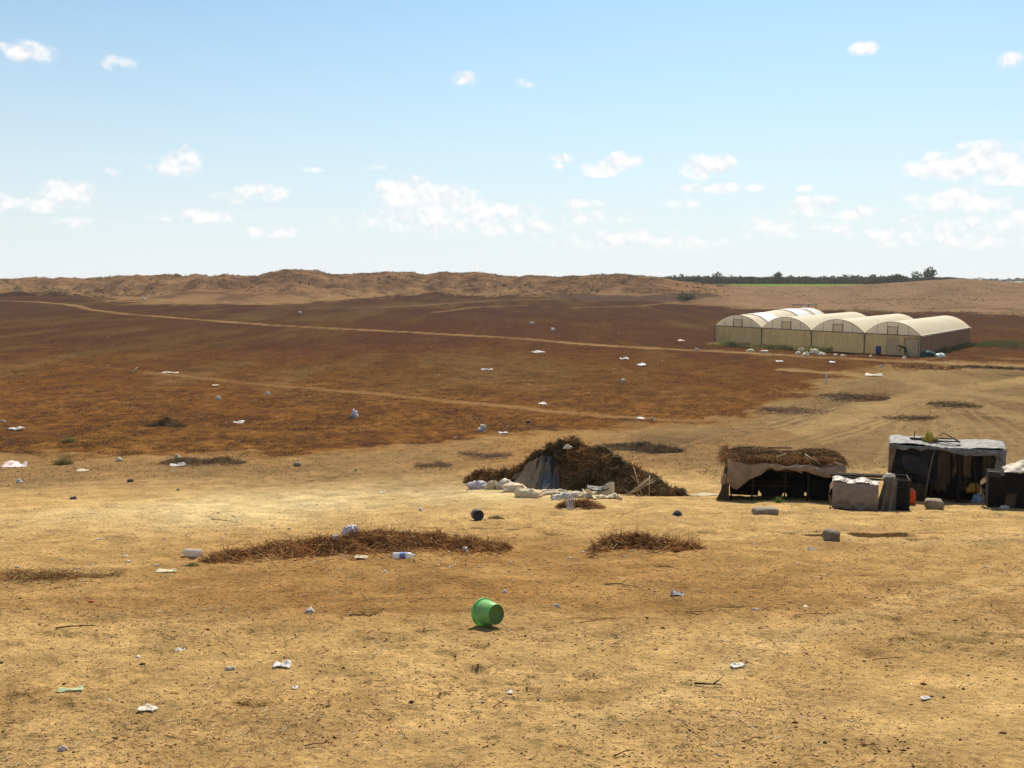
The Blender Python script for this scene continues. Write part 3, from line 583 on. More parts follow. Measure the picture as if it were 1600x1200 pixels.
# ---------- the brush covered shelter
def brush_shelter():
    ends = [(732, 752, .02, .35), (745, 753, .25, .5), (763, 755, .52, .7), (782, 756, .35, .7), (800, 757, .50, .9), (825, 759, .88, 1.1), (850, 761, 1.20, 1.3), (872, 762, 1.46, 1.4), (900, 763, 1.46, 1.45), (930, 764, 1.30, 1.4), (960, 766, .98, 1.3), (985, 767, .80, 1.15), (1010, 769, .52, 1.0), (1030, 770, .30, .75), (1045, 771, .13, .5), (1060, 772, .02, .3)]
    A = [(at(px, py), h, hw) for px, py, h, hw in ends]; o = at(900, 764)
    r = root('brush_shelter', o, label='tent shaped shelter heaped with dark brush over grey and blue cloth', cat='shelter')
    s = np.array([a[0].x for a in A]); yy = np.array([a[0].y for a in A]); hs = np.array([a[1] for a in A]); ws = np.array([a[2] for a in A])
    def surf(x, v, k=1.0, off=0.0):
        y = np.interp(x, s, yy); h = np.interp(x, s, hs); hw = np.interp(x, s, ws)
        Y_ = y + v * hw * .8; X_ = x
        hh = h * np.clip(1 - np.abs(v) ** 1.25, 0, 1) * (1 + .20 * k * fbm(X_ * 1.7, Y_ * 1.7, 3, 300)) + off + np.minimum(h, .5) * .38 * fbm(X_ * 3.4, Y_ * 3.4, 3, 303)
        return X_, Y_, Hd(X_, Y_) + hh
    nu, nv = 110, 30
    T, V_ = np.meshgrid(np.linspace(s[0], s[-1], nu), np.linspace(-1.05, 1.05, nv), indexing='ij')
    x, y, z = surf(T, V_, 1, -.10); pts = np.stack([x, y, z], -1).reshape(-1, 3) - np.array(o[:]); i = np.arange(nu * nv).reshape(nu, nv)
    F0 = np.stack([i[:-1, :-1], i[1:, :-1], i[1:, 1:], i[:-1, 1:]], -1).reshape(-1, 4)
    n = 34000
    x = rng.uniform(s[0] - .05, s[-1] + .15, n); v = rng.uniform(-1.12, 1.0, n)
    cx0, cx1 = at(788, 760).x, at(872, 765).x
    top = np.interp(x, [cx0, cx0 + .5, cx1 - .1, cx1], [-.55, -.18, -.05, -.28])
    inc = (x > cx0) & (x < cx1 + .1 * vn(v * 6, v * 0, 9)) & (v < top)
    keep = ~inc; x = x[keep]; v = v[keep]; n = len(x)
    X_, Y_, Z_ = surf(x, v, 1, 0); Z_ = Z_ + rng.uniform(-.12, .05, n)
    th = rng.uniform(0, 2 * math.pi, n); slope = np.where(v < 0, 1., -1.) * .9
    D = np.stack([np.cos(th), np.sin(th) * .6, np.sin(th) * .6 * slope + rng.normal(0, .35, n)], -1)
    le = rng.uniform(.25, 1, n) * .34; P = np.stack([X_, Y_, Z_], -1) - D * (le * .5)[:, None]
    P[:, 2] = np.maximum(P[:, 2], Hd(P[:, 0], P[:, 1]) + .01)
    cl = pal(DARKB, n) * (1 + 1.1 * fbm(X_ * 2.6, Z_ * 3.6, 3, 320))[:, None]
    red = np.clip(fbm(X_ * 1.6 + 9, Z_ * 2.4, 2, 325) * 2 + ss(-.1, -.9, X_ - cx1) * .6, 0, 1)[:, None]
    cl = cl * (1 - red * .8) + pal(BROWN, n) * red * .8
    q, f, cc = join([(pts, F0, np.tile([[.03, .02, .012]], (len(pts), 1))), *[(a_ - np.array(o[:]), b_, c_) for a_, b_, c_ in [stalks(P, D, le, rng.uniform(.7, 1.5, n) * .0082, np.clip(cl, .008, .6), .45, -.1)]]])
    mkmesh('brush', q, f, MATS['stems'], r, False, cc)
    # fanned cloth on the front left
    apex = np.array(surf(np.array([at(850, 760).x]), np.array([-.12]), 1, .05)).ravel()
    def fan(x0, x1, y_off, tx0, tx1):
        def fn(u, v):
            X1 = x0 + (x1 - x0) * u; tx = tx0 + (tx1 - tx0) * u
            x_ = tx * (1 - v) + X1 * v
            yb = np.interp(X1, s, yy) - np.interp(X1, s, ws) * .86 + y_off
            y_ = (np.interp(tx, s, yy) - .14) * (1 - v) + yb * v
            _, _, zt = surf(tx, np.full_like(tx, -.20), 1, -.04)
            zb = Hd(X1, yb) + .02; sag = -.10 * np.sin(v * math.pi)
            z_ = zt * (1 - v) + zb * v + sag
            fold = -.10 * np.sin(v * 3.1) - .03 + np.sin(u * 21 + 2 * v + 1.5 * np.sin(u * 7)) * .07 * (.3 + v)
            return x_ - o.x, y_ - o.y + fold, z_ - o.z + fold * .3
        return fn
    x0, xm, x1 = at(782, 760).x, at(838, 765).x, at(874, 768).x
    mt = mat('taupe_cloth', (.25, .175, .10), (.14, .095, .055), 2.2, .95, .4, c3=(.32, .235, .15), stretch=(5, 5, .5)); mb = mat('slate_blue_cloth', (.050, .056, .075), (.115, .092, .07), 1.2, .85, .3, stretch=(2.5, 2.5, .8))  # stretched streaks put fold shading into the cloth colours
    sheet('cloth_panel', fan(x0, xm + .12, -.05, at(806, 760).x, at(856, 760).x), 70, 40, mt, r, .03, 5, 4, 31)
    sheet('cloth_panel', fan(xm, x1, -.12, at(846, 760).x, at(868, 760).x), 50, 40, mb, r, .025, 3, 3, 37)['label'] = 'smooth slate blue cloth panel'
    # loose stems standing proud
    b = MB()
    for px, py, qx, qy in ((930, 689, 965, 708), (982, 722, 987, 735), (990, 722, 1000, 750), (974, 728, 973, 745)):
        u = at(px, 762); w_ = at(qx, 766); sc_ = u.y / 1555
        z0 = EYE + pxdir(px, py).z / pxdir(px, py).y * (u.y - .35); z1 = EYE + pxdir(qx, qy).z / pxdir(qx, qy).y * (u.y - .6)
        b = MB(); b.tube([((px - 800) / 1555 * (u.y - .35) - o.x, u.y - .35 - o.y, z0 - o.z), ((qx - 800) / 1555 * (u.y - .6) - o.x, u.y - .6 - o.y, z1 - o.z)], [.011, .008], 5); b.build('stem', M_cane, r, True)
    pass
    lump('white_rag', (.26, .16, .1), M_grime, r, loc=((895 - 800) / 1555 * 27.1 - o.x, -.35, 1.27), seed=4)
    return r
brush_shelter()
def place_lump(name, px, py, wpx, hpx, m, label, cat, dep=.7, seed=0, rz=0, amp=.25, fr=2.5, group=None, sink=.01, **k):
    p = at(px, py); s_ = p.y / 1555
    o = lump(name, (wpx * s_, wpx * s_ * dep, hpx * s_ * 1.05), m, None, (p.x, p.y, p.z - sink), rz, seed, amp, fr, **k)
    return tag(o, label, cat, group)
# the sheets and sacks along its foot
place_lump('plastic_bag', 746, 762, 30, 13, M_lav, 'crumpled lavender plastic bag at the left foot of the brush covered shelter', 'bag', seed=3, amp=.3)
G2 = 'crumpled pale sheets along the shelter'
place_lump('crumpled_sheet', 769, 764, 20, 14, M_cream, 'curled white sack end beside the lavender bag', 'sheet', seed=5, amp=.35, fr=1.3, group=G2)
place_lump('crumpled_sheet', 791, 765, 32, 16, M_grime, 'puffed off-white sheet under the taupe cloth folds', 'sheet', seed=6, amp=.19, fr=1.3, group=G2)
place_lump('crumpled_sheet', 803, 773, 42, 13, M_cream, 'long rolled cream sheet second in the row at the shelter foot', 'sheet', seed=8, amp=.19, fr=1.5, group=G2, rz=-.2)
place_lump('crumpled_sheet', 822, 780, 34, 16, M_cream, 'peaked cream sheet in front of the slate blue cloth', 'sheet', seed=9, amp=.2, fr=1.2, group=G2)
place_lump('crumpled_sheet', 812, 752, 8, 11, M_white, 'small upright white scrap tucked against the taupe cloth', 'sheet', seed=10, amp=.4, group=G2, sink=-.12)
def flatcloth(name, pts, wd, m, label, cat, h=.06, seed=0, group=None, wr=.05):
    P = [at(px, py) for px, py in pts]; o = P[len(P) // 2]
    xs = np.array([q.x for q in P]); ys = np.array([q.y for q in P]); k = np.linspace(0, 1, len(P))
    def fn(u, v):
        x = np.interp(u, k, xs); y = np.interp(u, k, ys) + (v - .5) * wd * (1 + .5 * vn(u * 6, u * 0, seed))
        z = Hd(x, y) + .015 + h * np.clip(np.sin(v * math.pi), 0, 1) ** .7 * (.45 + 1.6 * np.abs(fbm(u * 3.5 + seed, v * 1.3, 2, seed)))
        return x - o.x, y - o.y, z - o.z
    return tag(sheet(name, fn, 70, 24, m, None, wr * .55, 5, 2.5, seed, loc=o, ridg=True, thick=.006), label, cat, group)
flatcloth('crumpled_sheet', [(832, 780), (850, 776), (872, 775), (895, 778), (915, 778)], .42, M_cream, 'flattened tan sheet trailing right from the slate blue cloth', 'sheet', .08, 3, G2)
flatcloth('crumpled_sheet', [(862, 784), (880, 781), (905, 779)], .24, M_white, 'pinkish white strip of plastic just above the rope coil', 'sheet', .09, 7, G2, .07)
flatcloth('crumpled_sheet', [(925, 783), (942, 781), (960, 780), (972, 783)], .26, M_cream, 'rumpled cream sheet tail nearest the bundle of canes', 'sheet', .10, 9, G2, .06)
# the sheet that stands up in a curl over a black tray
p = at(935, 779)
r = root('curled_mat', p, label='cream foam mat curled up against the brush around a black hollow', cat='mat')
def curl(u, v):
    a_ = u * 1.5 - .2
    x = (u - .5) * .86; z = .04 + .10 * v + .30 * v * ss(.35, .95, u) + .10 * v * ss(.15, .0, u); y = -.10 + .22 * v * (1 - .3 * u) + .12 * np.sin(u * 3)
    return x, y, z
sheet('foam', curl, 40, 16, M_cream, r, .03, 3, 2, 5, thick=.03)
def fold(u, v): return -.38 + .30 * u + .1 * v, -.22 + .1 * np.sin(u * 3), .26 * (1 - u) ** 1.3 * (1 - .3 * v) + .02 + .05 * v
sheet('folded_end', fold, 24, 10, M_cream, r, .02, 3, 2, 6, thick=.03)
def dish(u, v): return (u - .5) * .60, .12 + (v - .5) * .30, .17 + .16 * (np.abs(v - .35)) + .06 * (2 * u - 1) ** 2
sheet('black_lining', dish, 24, 14, M_black, r, .01, 3, 3, 7)
# rope coil
p = at(890, 798); b = MB()
for k in range(6):
    rr = .085 + .011 * k; cx = .018 * k - .05; wv = .25 + .13 * (k % 3)
    b.tube([(cx + rr * wv * math.cos(t) + .03 * math.sin(t) * (k - 2.5) * .4, .015 * k + rr * math.sin(t) * .3, .14 + rr * 1.3 * math.sin(t)) for t in np.linspace(-1.6, 4.6, 26)], .0065, 5)
tag(b.build('rope_coil', mat('white_rope', (.68, .64, .66), (.55, .5, .5), 20, .8), None, True, loc=(p.x, p.y, p.z + .0)), 'looped coil of white rope on the brush before the cream sheets', 'rope')
# bundle of canes leaning on the brush: each one can be lifted out
GC = 'pale canes leaning at the right end of the shelter'
def cane(px0, py0, d0, px1, py1, d1, label, r_=.011, m=None, name='cane', group=GC):
    def pt(px, py, yy):
        d = pxdir(px, py); return Vector((d.x / d.y * yy, yy, EYE + d.z / d.y * yy))
    a_, b_ = pt(px0, py0, d0), pt(px1, py1, d1)
    za = zat(a_.x, a_.y)
    if a_.z < za + .01: a_.z = za + .01
    b = MB(); mid = (b_ - a_) * .5 + Vector((0, 0, -.015)); b.tube([(0, 0, 0), mid, b_ - a_], [r_, r_ * .9, r_ * .7], 6)
    return tag(b.build(name, m or M_cane, None, True, loc=a_), label, 'cane', group)
yb = at(978, 775).y
cane(977, 774, yb, 1017, 744, yb + .25, 'topmost and steepest pale cane of the leaning fan')
cane(979, 775, yb, 1016, 747, yb + .2, 'pale cane right under the steepest cane of the fan')
cane(980, 771, yb, 1020, 749, yb + .22, 'middle pale cane of the fan leaning on the brush')
cane(985, 771, yb - .05, 1023, 751, yb + .2, 'lowest pale cane of the fan, reaching farthest right')
cane(1014, 777, yb - .02, 1015, 742, yb + .3, 'thin upright pale cane behind the tips of the fan', .009)
cane(1003, 775, yb - .02, 990, 730, yb + .5, 'long pale cane running up the brush left of the fan tips', .009)
cane(968, 777, yb - .1, 995, 773, yb - .05, 'grey stick lying flat in front of the fan of canes', .013, M_wood)
cane(1002, 780, yb - .25, 996, 772, yb - .05, 'short bent white cane end on the sand below the fan', .010)

# ---------- the low thatched shelter
def low_shelter():
    o = at(1226, 781); r = root('low_shelter', o, -R(13), label='low open shelter with brush roof and hanging beige sackcloth, dark inside', cat='shelter')
    W, Dp, H_ = 3.45, 1.7, 1.12; r.scale = (.93, 1, .93)
    sc_ = o.y / 1555
    ca_, sa_ = math.cos(-R(13)), math.sin(-R(13)); gz = lambda x, y: zat(o.x + x * ca_ - y * sa_, o.y + x * sa_ + y * ca_) - o.z
    # posts
    for (x, y, h) in ((-1.55, .05, 1.02), (-.95, .0, 1.05), (-.02, .0, 1.08), (.62, .0, 1.1), (1.45, 0, 1.02), (-1.55, Dp, 1.1), (-.1, Dp, 1.15), (1.45, Dp, 1.1)):
        g = gz(x, y); MB().tube([(x, y, g - .05), (x + .03, y, h * .55), (x, y, h)], [.028, .026, .022], 7).build('post', M_darkwood, r, True)
    b = MB()
    for y in (0.02, Dp): b.tube([(-1.7, y, 1.05), (0, y, 1.1), (1.65, y, 1.04)], .03, 6)
    b.tube([(-1.0, -.04, .42), (.3, -.04, .46)], .014, 5)
    b.build('rail', M_darkwood, r)
    # roof slab of boards under the brush
    def rf(u, v):
        x = -1.72 + 3.4 * u; y = -.12 + (Dp + .2) * v; e = np.minimum(np.minimum(u, 1 - u) * 7, np.minimum(v, 1 - v) * 4)
        return x, y, .98 + .22 * np.clip(e, 0, 1) ** .5 + .05 * np.sin(u * 9)
    sheet('roof_cloth', rf, 60, 24, M_sack, r, .03, 5, 3, 3, thick=.02)
    # brush on the roof
    n = 15000; u = rng.uniform(.0, 1.0, n); v = rng.uniform(-.02, 1.04, n)
    k = 1 - ((2 * u - 1) ** 4) * .9; v = .5 + (v - .5) * np.where(v < .5, k, 1)
    x, y, z = rf(u, v); e = np.clip(np.minimum(np.minimum(u, 1 - u) * 5, np.minimum(v, 1 - v) * 4), 0, 1)
    z = z + .06 * e * (1 + 1.4 * fbm(u * 7, v * 4, 3, 7)) + rng.uniform(-.03, .05, n); th = rng.uniform(0, 6.28, n)
    Dn = np.stack([np.cos(th), np.sin(th) * .6, rng.normal(0, .16, n)], -1); le = rng.uniform(.3, 1, n) * .36
    cl = pal(np.vstack([BROWN * .7, DARKB]), n) * (1 + .8 * fbm(u * 9, v * 5, 3, 8))[:, None]
    q, f, cc = stalks(np.stack([x, y, z], -1) - Dn * (le * .5)[:, None], Dn, le, rng.uniform(.6, 1.4, n) * .005, np.clip(cl, .01, .7), .4, -.12)
    m2 = 1700; u2 = rng.uniform(0, 1, m2); side = rng.uniform(0, 1, m2) < .25; x2 = np.where(side, -1.74 + rng.normal(0, .04, m2), -1.7 + 3.36 * u2); y2 = np.where(side, rng.uniform(-.1, Dp, m2), -.02 + rng.normal(0, .05, m2)); z2 = 1.17 + rng.uniform(-.04, .18, m2)
    hang_ = np.where(side, 1., .25); D3 = np.stack([rng.normal(0, .5, m2) - .5 * side, -rng.uniform(.1, .7, m2), -rng.uniform(-.2, 1.2, m2) * hang_], -1)
    q2, f2, cc2 = stalks(np.stack([x2, y2 + .08, z2], -1), D3, rng.uniform(.08, .34, m2), rng.uniform(.6, 1.3, m2) * .005, np.clip(pal(BROWN * .9, m2), .01, .7), .5, -.4)
    q, f, cc = join([(q, f, cc), (q2, f2, cc2)])
    mkmesh('roof_brush', q, f, MATS['stems'], r, False, cc)
    for q_, rs in (([(.55, .25, 1.36), (.98, -.08, 1.12)], .02), ([(-.5, .9, 1.40), (.2, .9, 1.42)], .02), ([(-.75, .5, 1.3), (-.74, .5, 1.46)], .012), ([(-.95, .6, 1.34), (-.85, .62, 1.45)], .009), ([(-.3, .1, 1.26), (.0, .3, 1.34)], .012)): MB().tube(q_, rs, 5).build('roof_stick', M_cane if q_[0][0] != -.5 else M_darkwood, r, True)
    # cloths hanging over the front edge
    def hang(x0, x1, zt, f, y0=-.16, bulge=.07):
        def fn(u, v):
            x = x0 + (x1 - x0) * u; zb = f(u); z = zt(u) * (1 - v) + zb * v
            return x, y0 - bulge * np.sin(v * 2.6) - .03 * np.sin(u * 17 + v * 2) * v, z
        return fn
    zt = lambda u: 1.10 + .03 * np.sin(u * 9)
    sheet('hanging_cloth', hang(-1.66, -.42, zt, lambda u: np.interp(u, [0, .12, .22, .34, .5, .75, 1], [.54, .34, .30, .44, .62, .78, 1.0])), 50, 24, M_sack, r, .03, 4, 3, 11)
    sheet('hanging_cloth', hang(-.46, .45, zt, lambda u: np.interp(u, [0, .2, .5, .75, 1], [1.0, .90, .98, .94, .86]), -.17), 40, 12, M_sack, r, .03, 4, 2, 13)
    sheet('hanging_cloth', hang(.35, 1.66, zt, lambda u: np.interp(u, [0, .2, .45, .6, .85, 1], [.96, .92, .82, .78, .82, .84]), -.19), 50, 16, M_sack, r, .03, 4, 2, 17)
    # side, back
    def sidec(x0, x1):
        return lambda u, v: (x0 + (x1 - x0) * v + .05 * np.sin(u * 9), -.1 + (Dp + .1) * u, 1.08 * (1 - v) - .25 * v * u - .03)
    sheet('side_cloth', sidec(-1.68, -1.82), 20, 20, M_rag, r, .04, 3, 3, 19)
    sheet('side_cloth', sidec(1.60, 1.62), 20, 20, M_sack, r, .05, 3, 3, 21)
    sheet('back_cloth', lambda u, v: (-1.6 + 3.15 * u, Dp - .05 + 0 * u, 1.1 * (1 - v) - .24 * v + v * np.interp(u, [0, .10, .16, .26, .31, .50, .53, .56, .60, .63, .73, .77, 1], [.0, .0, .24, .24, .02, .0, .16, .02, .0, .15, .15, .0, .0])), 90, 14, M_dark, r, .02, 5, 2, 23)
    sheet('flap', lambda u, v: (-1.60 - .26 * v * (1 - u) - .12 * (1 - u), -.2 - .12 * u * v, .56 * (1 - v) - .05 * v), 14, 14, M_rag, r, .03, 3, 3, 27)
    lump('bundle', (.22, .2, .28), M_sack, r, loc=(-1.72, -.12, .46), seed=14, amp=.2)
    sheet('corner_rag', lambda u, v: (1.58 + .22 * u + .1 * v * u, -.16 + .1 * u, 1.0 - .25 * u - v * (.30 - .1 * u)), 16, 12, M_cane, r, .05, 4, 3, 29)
    # bins standing inside; the low left box is added to darken below the gap
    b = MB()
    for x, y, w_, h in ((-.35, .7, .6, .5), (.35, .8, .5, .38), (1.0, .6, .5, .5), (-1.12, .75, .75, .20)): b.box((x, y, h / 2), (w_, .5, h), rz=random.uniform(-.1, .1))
    b.build('dark_bin', M_dark, r)
    return r
low_shelter()
p = at(1298, 792)
# ---------- sack covered crate, draped cage
def covered_crate():
    o = at(1336, 795); r = root('covered_crate', o, R(-19), label='waist high crate wrapped in shiny beige sacking before the low shelter', cat='crate')
    W, Dp, H_ = 1.10, .9, .66
    MB().box((0, Dp / 2 + .05, H_ / 2 - .12), (W * .92, Dp * .9, H_ + .12)).build('frame', M_darkwood, r)
    m = mat('shiny_sacking', (.27, .205, .155), (.19, .145, .105), 5, .45, .7, spec=.5)
    sheet('front_sack', lambda u, v: (-W / 2 + W * u * .98, -.02 - .05 * np.sin(v * 3.1) - .04 * np.sin(u * 3.1), H_ * (1 - v) + .02), 40, 24, m, r, .035, 3, 3, 41, ridg=True)
    sheet('top_sack', lambda u, v: (-W / 2 + W * u * .98, -.02 + .55 * v, H_ + .02 + .05 * np.sin(v * 3.1) + .03 * np.sin(u * 12)), 40, 20, m, r, .03, 4, 3, 43, ridg=True)
    sheet('side_sack', lambda u, v: (-W / 2 - .06 * np.sin(v * 3.1) - .04 + .05 * (1 - v), -.02 + .85 * u, (H_ - .06) * (1 - v)), 20, 20, M_sack, r, .04, 3, 3, 45)
    b = MB(); b.box((.12, .62, H_ + .09), (1.5, .06, .05), rz=.12); b.box((.2, .8, H_ + .10), (1.35, .14, .03), rz=.1); b.box((.1, .42, H_ + .07), (1.0, .05, .04), rz=-.06); b.build('top_board', M_darkwood, r)
covered_crate()
def draped_cage():
    o = at(1396, 794); r = root('wire_cage', o, R(-16), label='dark cage half hidden under a pinned grey cloth, beside the wrapped crate', cat='cage')
    b = MB(); W, Dp, H_ = .47, .75, .78
    for x in (-.12, W - .12):
        for y in (0, Dp): b.box((x, y, H_ / 2 - .06), (.04, .04, H_ + .12))
    for z in (.03, H_): 
        for y in (0, Dp): b.box((W / 2 - .12, y, z), (W, .035, .035))
        for x in (-.12, W - .12): b.box((x, Dp / 2, z), (.035, Dp, .035))
    b.build('frame', M_darkwood, r)
    b = MB()
    for k in range(12): b.box((-.12 + W * (k + .5) / 12, -.012, H_ / 2), (.008, .008, H_ - .06)); 
    for k in range(12): b.box((W / 2 - .12, -.02, .05 + H_ * k / 12.5), (W - .03, .008, .008))
    b.build('mesh_front', M_black, r)
    sheet('liner', lambda u, v: (-.10 + (W - .04) * u, .06 + 0 * u, H_ * (1 - v)), 12, 12, M_tarp, r, .02, 3, 3, 51)
    sheet('liner', lambda u, v: (W - .135 + 0 * u, .02 + Dp * u, H_ * (1 - v)), 12, 12, M_tarp, r, .02, 3, 3, 52)
    m = mat('grey_beige_cloth', (.20, .16, .12), (.13, .105, .075), 3, .9, .4)
    sheet('draped_cloth', lambda u, v: (-.34 + .30 * u * (1 - .1 * v) - .14 * v * (1 - u) + .08 * v * u + .10 * (1 - v), -.14 - .22 * v + .05 * np.sin(u * 16) * (.3 + v), .86 * (1 - v) ** .95 + .01), 44, 30, m, r, .02, 4, 3, 53)
    lump('cloth_top', (.30, .34, .2), M_grime, r, loc=(-.14, .02, .74), seed=12, amp=.25)
draped_cage()

# ---------- the black tarp hut
def hut():
    o = at(1475, 781); o = Vector(o); r = root('tarp_hut', o, R(-21), label='tall box hut hung with black tarp and brown rags under a pale sheet roof', cat='hut')
    k = math.hypot(o.x, o.y) / 1555 * .955; W = 157 * k; H_ = 84 * k; Dp = 1.35; x0, x1 = -W / 2, W / 2
    b = MB()
    for x in (x0 + .06, x0 + W * .38, x0 + W * .62, x1 - .08):
        for y in (.06, Dp - .05):
            MB().tube([(x, y, -.1), (x + .02, y, H_ * .5), (x, y, H_ - .02)], .04, 7).build('post', M_darkwood, r, True)
    # walls
    sheet('tarp_wall', lambda u, v: (x0 + .03 + W * .42 * u, -.02 + .03 * np.sin(u * 20) * v + .04 * np.sin(u * 6), (H_ - .02) - (H_ * .70) * v + .05 * u * v), 60, 40, M_tarp, r, .06, 4, 3, 61, ridg=True)
    sheet('lower_cloth', lambda u, v: (x0 + .05 + W * .32 * u, .03 + .03 * np.sin(u * 14), H_ * .34 * (1 - v)), 40, 16, M_rag, r, .03, 4, 3, 63)
    sheet('side_tarp', lambda u, v: (x0 - .01 + .03 * np.sin(u * 8) - .02 * v, .0 + Dp * u, H_ * (1 - v) - .2 * v), 30, 30, M_rag, r, .03, 4, 3, 65)
    sheet('side_tarp', lambda u, v: (x1 - .03 + .03 * np.sin(u * 8), .0 + Dp * u, H_ * (1 - v) - .2 * v), 30, 30, M_rag, r, .03, 4, 3, 67)
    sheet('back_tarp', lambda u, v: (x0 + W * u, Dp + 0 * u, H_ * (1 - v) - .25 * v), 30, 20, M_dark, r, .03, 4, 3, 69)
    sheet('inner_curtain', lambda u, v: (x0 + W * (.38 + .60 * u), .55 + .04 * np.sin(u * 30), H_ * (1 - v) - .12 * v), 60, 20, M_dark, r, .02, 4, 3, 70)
    rags = [(.40, .52, .04, .86, M_rag), (.53, .61, .04, .90, M_dark), (.62, .70, .04, .84, M_rag), (.70, .80, .03, .80, M_dark), (.78, .90, .04, .58, M_dark), (.42, .49, .02, .55, M_dark), (.49, .54, .05, .72, M_rag), (.55, .60, .08, .60, M_ochre), (.60, .665, .05, .78, M_dark), (.655, .72, .05, .52, M_ochre), (.72, .765, .0, .9, M_dark), (.76, .84, .06, .55, M_rag), (.82, .90, .04, .66, M_rag), (.89, .965, .05, .74, M_rag)]
    for i, (a0, a1, t0, t1, m) in enumerate(rags):
        sheet('hanging_rag', lambda u, v, a0=a0, a1=a1, t0=t0, t1=t1: (x0 + W * (a0 + (a1 - a0) * u), .02 + .05 * (i % 3) + .025 * np.sin(u * 13), H_ * (1 - t0) - H_ * (t1 - t0) * v), 16, 30, m, r, .03, 4, 5, 71 + i, rag=.12)
    sheet('tarp_patch', lambda u, v: (x0 + .30 + .62 * u + .10 * v, -.09 + .03 * np.sin(u * 11), H_ * .80 - .50 * v + .06 * np.sin(u * 5)), 24, 20, M_black, r, .05, 4, 3, 101, ridg=True)
    sheet('hanging_sack', lambda u, v: (x0 + .16 + .40 * u, -.06 + .04 * np.sin(u * 9), H_ * .42 * (1 - v * (.8 + .2 * np.sin(u * 7)))), 20, 16, M_rag, r, .05, 4, 3, 103, ridg=True)
    MB().tube([(x0 + .9, -.20, -.02), (x0 + 1.0, -.10, H_ * .55), (x0 + 1.12, -.02, H_ * .98)], [.022, .02, .016], 6).build('prop_pole', M_wood, r, True)
    MB().tube([(x0 + 2.2, -.12, -.02), (x0 + 2.16, -.10, H_ * .5), (x0 + 2.05, -.02, H_ * .9)], [.018, .016, .012], 6).build('prop_pole', M_darkwood, r, True)
    # roof
    sheet('roof_sheet', lambda u, v: (x0 - .05 + (W + .1) * u, -.08 + (Dp + .14) * v, H_ + .02 + .10 * np.sin(v * 3.1) * (1 - .5 * u) + .03 * np.sin(u * 9)), 80, 36, M_greytarp, r, .035, 5, 3, 81, ridg=True, thick=.012)
    def ov(u, v):
        dr = np.interp(u, [0, .04, .12, .2, .28, .35, .45, .55, .66, .78, .9, .96, 1], [.10, .12, .16, .10, .17, .08, .10, .17, .22, .19, .17, .36, .9])
        return x0 - .04 + (W + .09) * u, -.10 - .04 * np.sin(v * 3) - .02 * np.sin(u * 40) * v, H_ + .03 - dr * v
    sheet('roof_overhang', ov, 110, 16, M_greytarp, r, .035, 12, 2, 83, ridg=True)
    sheet('corner_drape', lambda u, v: (x1 - .16 + .22 * u - .06 * v * (1 - u), -.06 + .10 * u, H_ + .02 - H_ * (.42 + .4 * u) * v), 20, 40, mat('grey_green_drape', (.42, .43, .38), (.28, .27, .2), 3, .8, .4, trans=.2), r, .03, 4, 4, 85, ridg=True)
    sheet('corner_drape', lambda u, v: (x0 - .05 + .22 * u * (1 - .7 * v), -.08 + .02 * u, H_ + .0 - H_ * (.75 - .25 * u) * v), 20, 40, mat('brown_drape', (.24, .17, .12), (.16, .11, .07), 3, .9, .4), r, .03, 4, 4, 86)
    b = MB(); b.box((-.62, .35, H_ + .16), (.62, .10, .03), rz=-.1); b.box((-.25, .55, H_ + .16), (.8, .06, .03), rz=.15); b.box((.0, .25, H_ + .14), (.7, .05, .03), rz=.06); b.build('roof_board', M_darkwood, r)
    for q_, rs in (([(-.05, .6, H_ + .33), (.35, .3, H_ + .12)], .026), ([(-.82, .6, H_ + .12), (-.80, .6, H_ + .34)], .016), ([(-.18, .8, H_ + .20), (-.02, .58, H_ + .34)], .014)): MB().tube(q_, rs, 6).build('roof_stick', M_wood, r, True)
    return o, H_, W
ho, hH, hW = hut()
_hr = Matrix.Rotation(-R(21), 3, 'Z')
def hp_(x, y, z): return Vector(ho) + _hr @ Vector((x, y, z))
tag(lump('yellow_bag', (.32, .24, .26), mat('yellow_plastic', (.50, .40, .04), (.34, .24, .05), 5, .5, .3), None, hp_(-.42, .35, hH + .06), 0, 6, .5, 2.6), 'crumpled dirty yellow bag on top of the tall hut', 'bag')
lump_y = tag(lump('yellow_sack', (.46, .26, .24), mat('ochre_sack', (.42, .22, .03), (.28, .13, .02), 6, .8, .4), None, hp_(.72, -.02, .34), 0, 16, .25, 2.6), 'ochre yellow sack piled low inside the tall hut at its right end', 'sack')
tag(lump('blue_bag', (.30, .28, .34), mat('pale_blue_plastic', (.35, .42, .55), (.25, .28, .36), 5, .5, .3), None, hp_(.86, -.05, 0), 0, 18, .3, 2.6), 'pale blue plastic bag on the floor under the ochre sack', 'bag')
tag(lump('blue_bag', (.34, .2, .13), mat('light_blue_plastic', (.40, .48, .60), (.3, .36, .48), 5, .5, .3), None, hp_(1.08, -.22, 0), 0, 19, .3, 2.6), 'flat light blue plastic scrap by the right foot of the tall hut', 'bag')
p = at(1424, 786)
r = root('jerrycan', p, R(8), label='red orange plastic canister standing between the cage and the tall hut', cat='canister'); mr_ = mat('red_plastic', (.55, .07, .02), (.42, .05, .02), 5, .45, .1)
b = MB(); b.lathe([(0, .10), (.01, .115), (.32, .115), (.36, .10), (.385, .05), (.40, .035)], Matrix.Scale(.82, 4, (1, 0, 0)), 4 * 6, True, True); b.build('body', mr_, r, True)
b = MB(); b.lathe([(.40, .03), (.43, .03)], None, 12, True, True); b.build('cap', M_black, r, True)
b = MB(); b.tube([(-.06, 0, .37), (-.06, 0, .43), (.03, 0, .43), (.05, 0, .38)], .012, 6); b.build('handle', mr_, r, True)

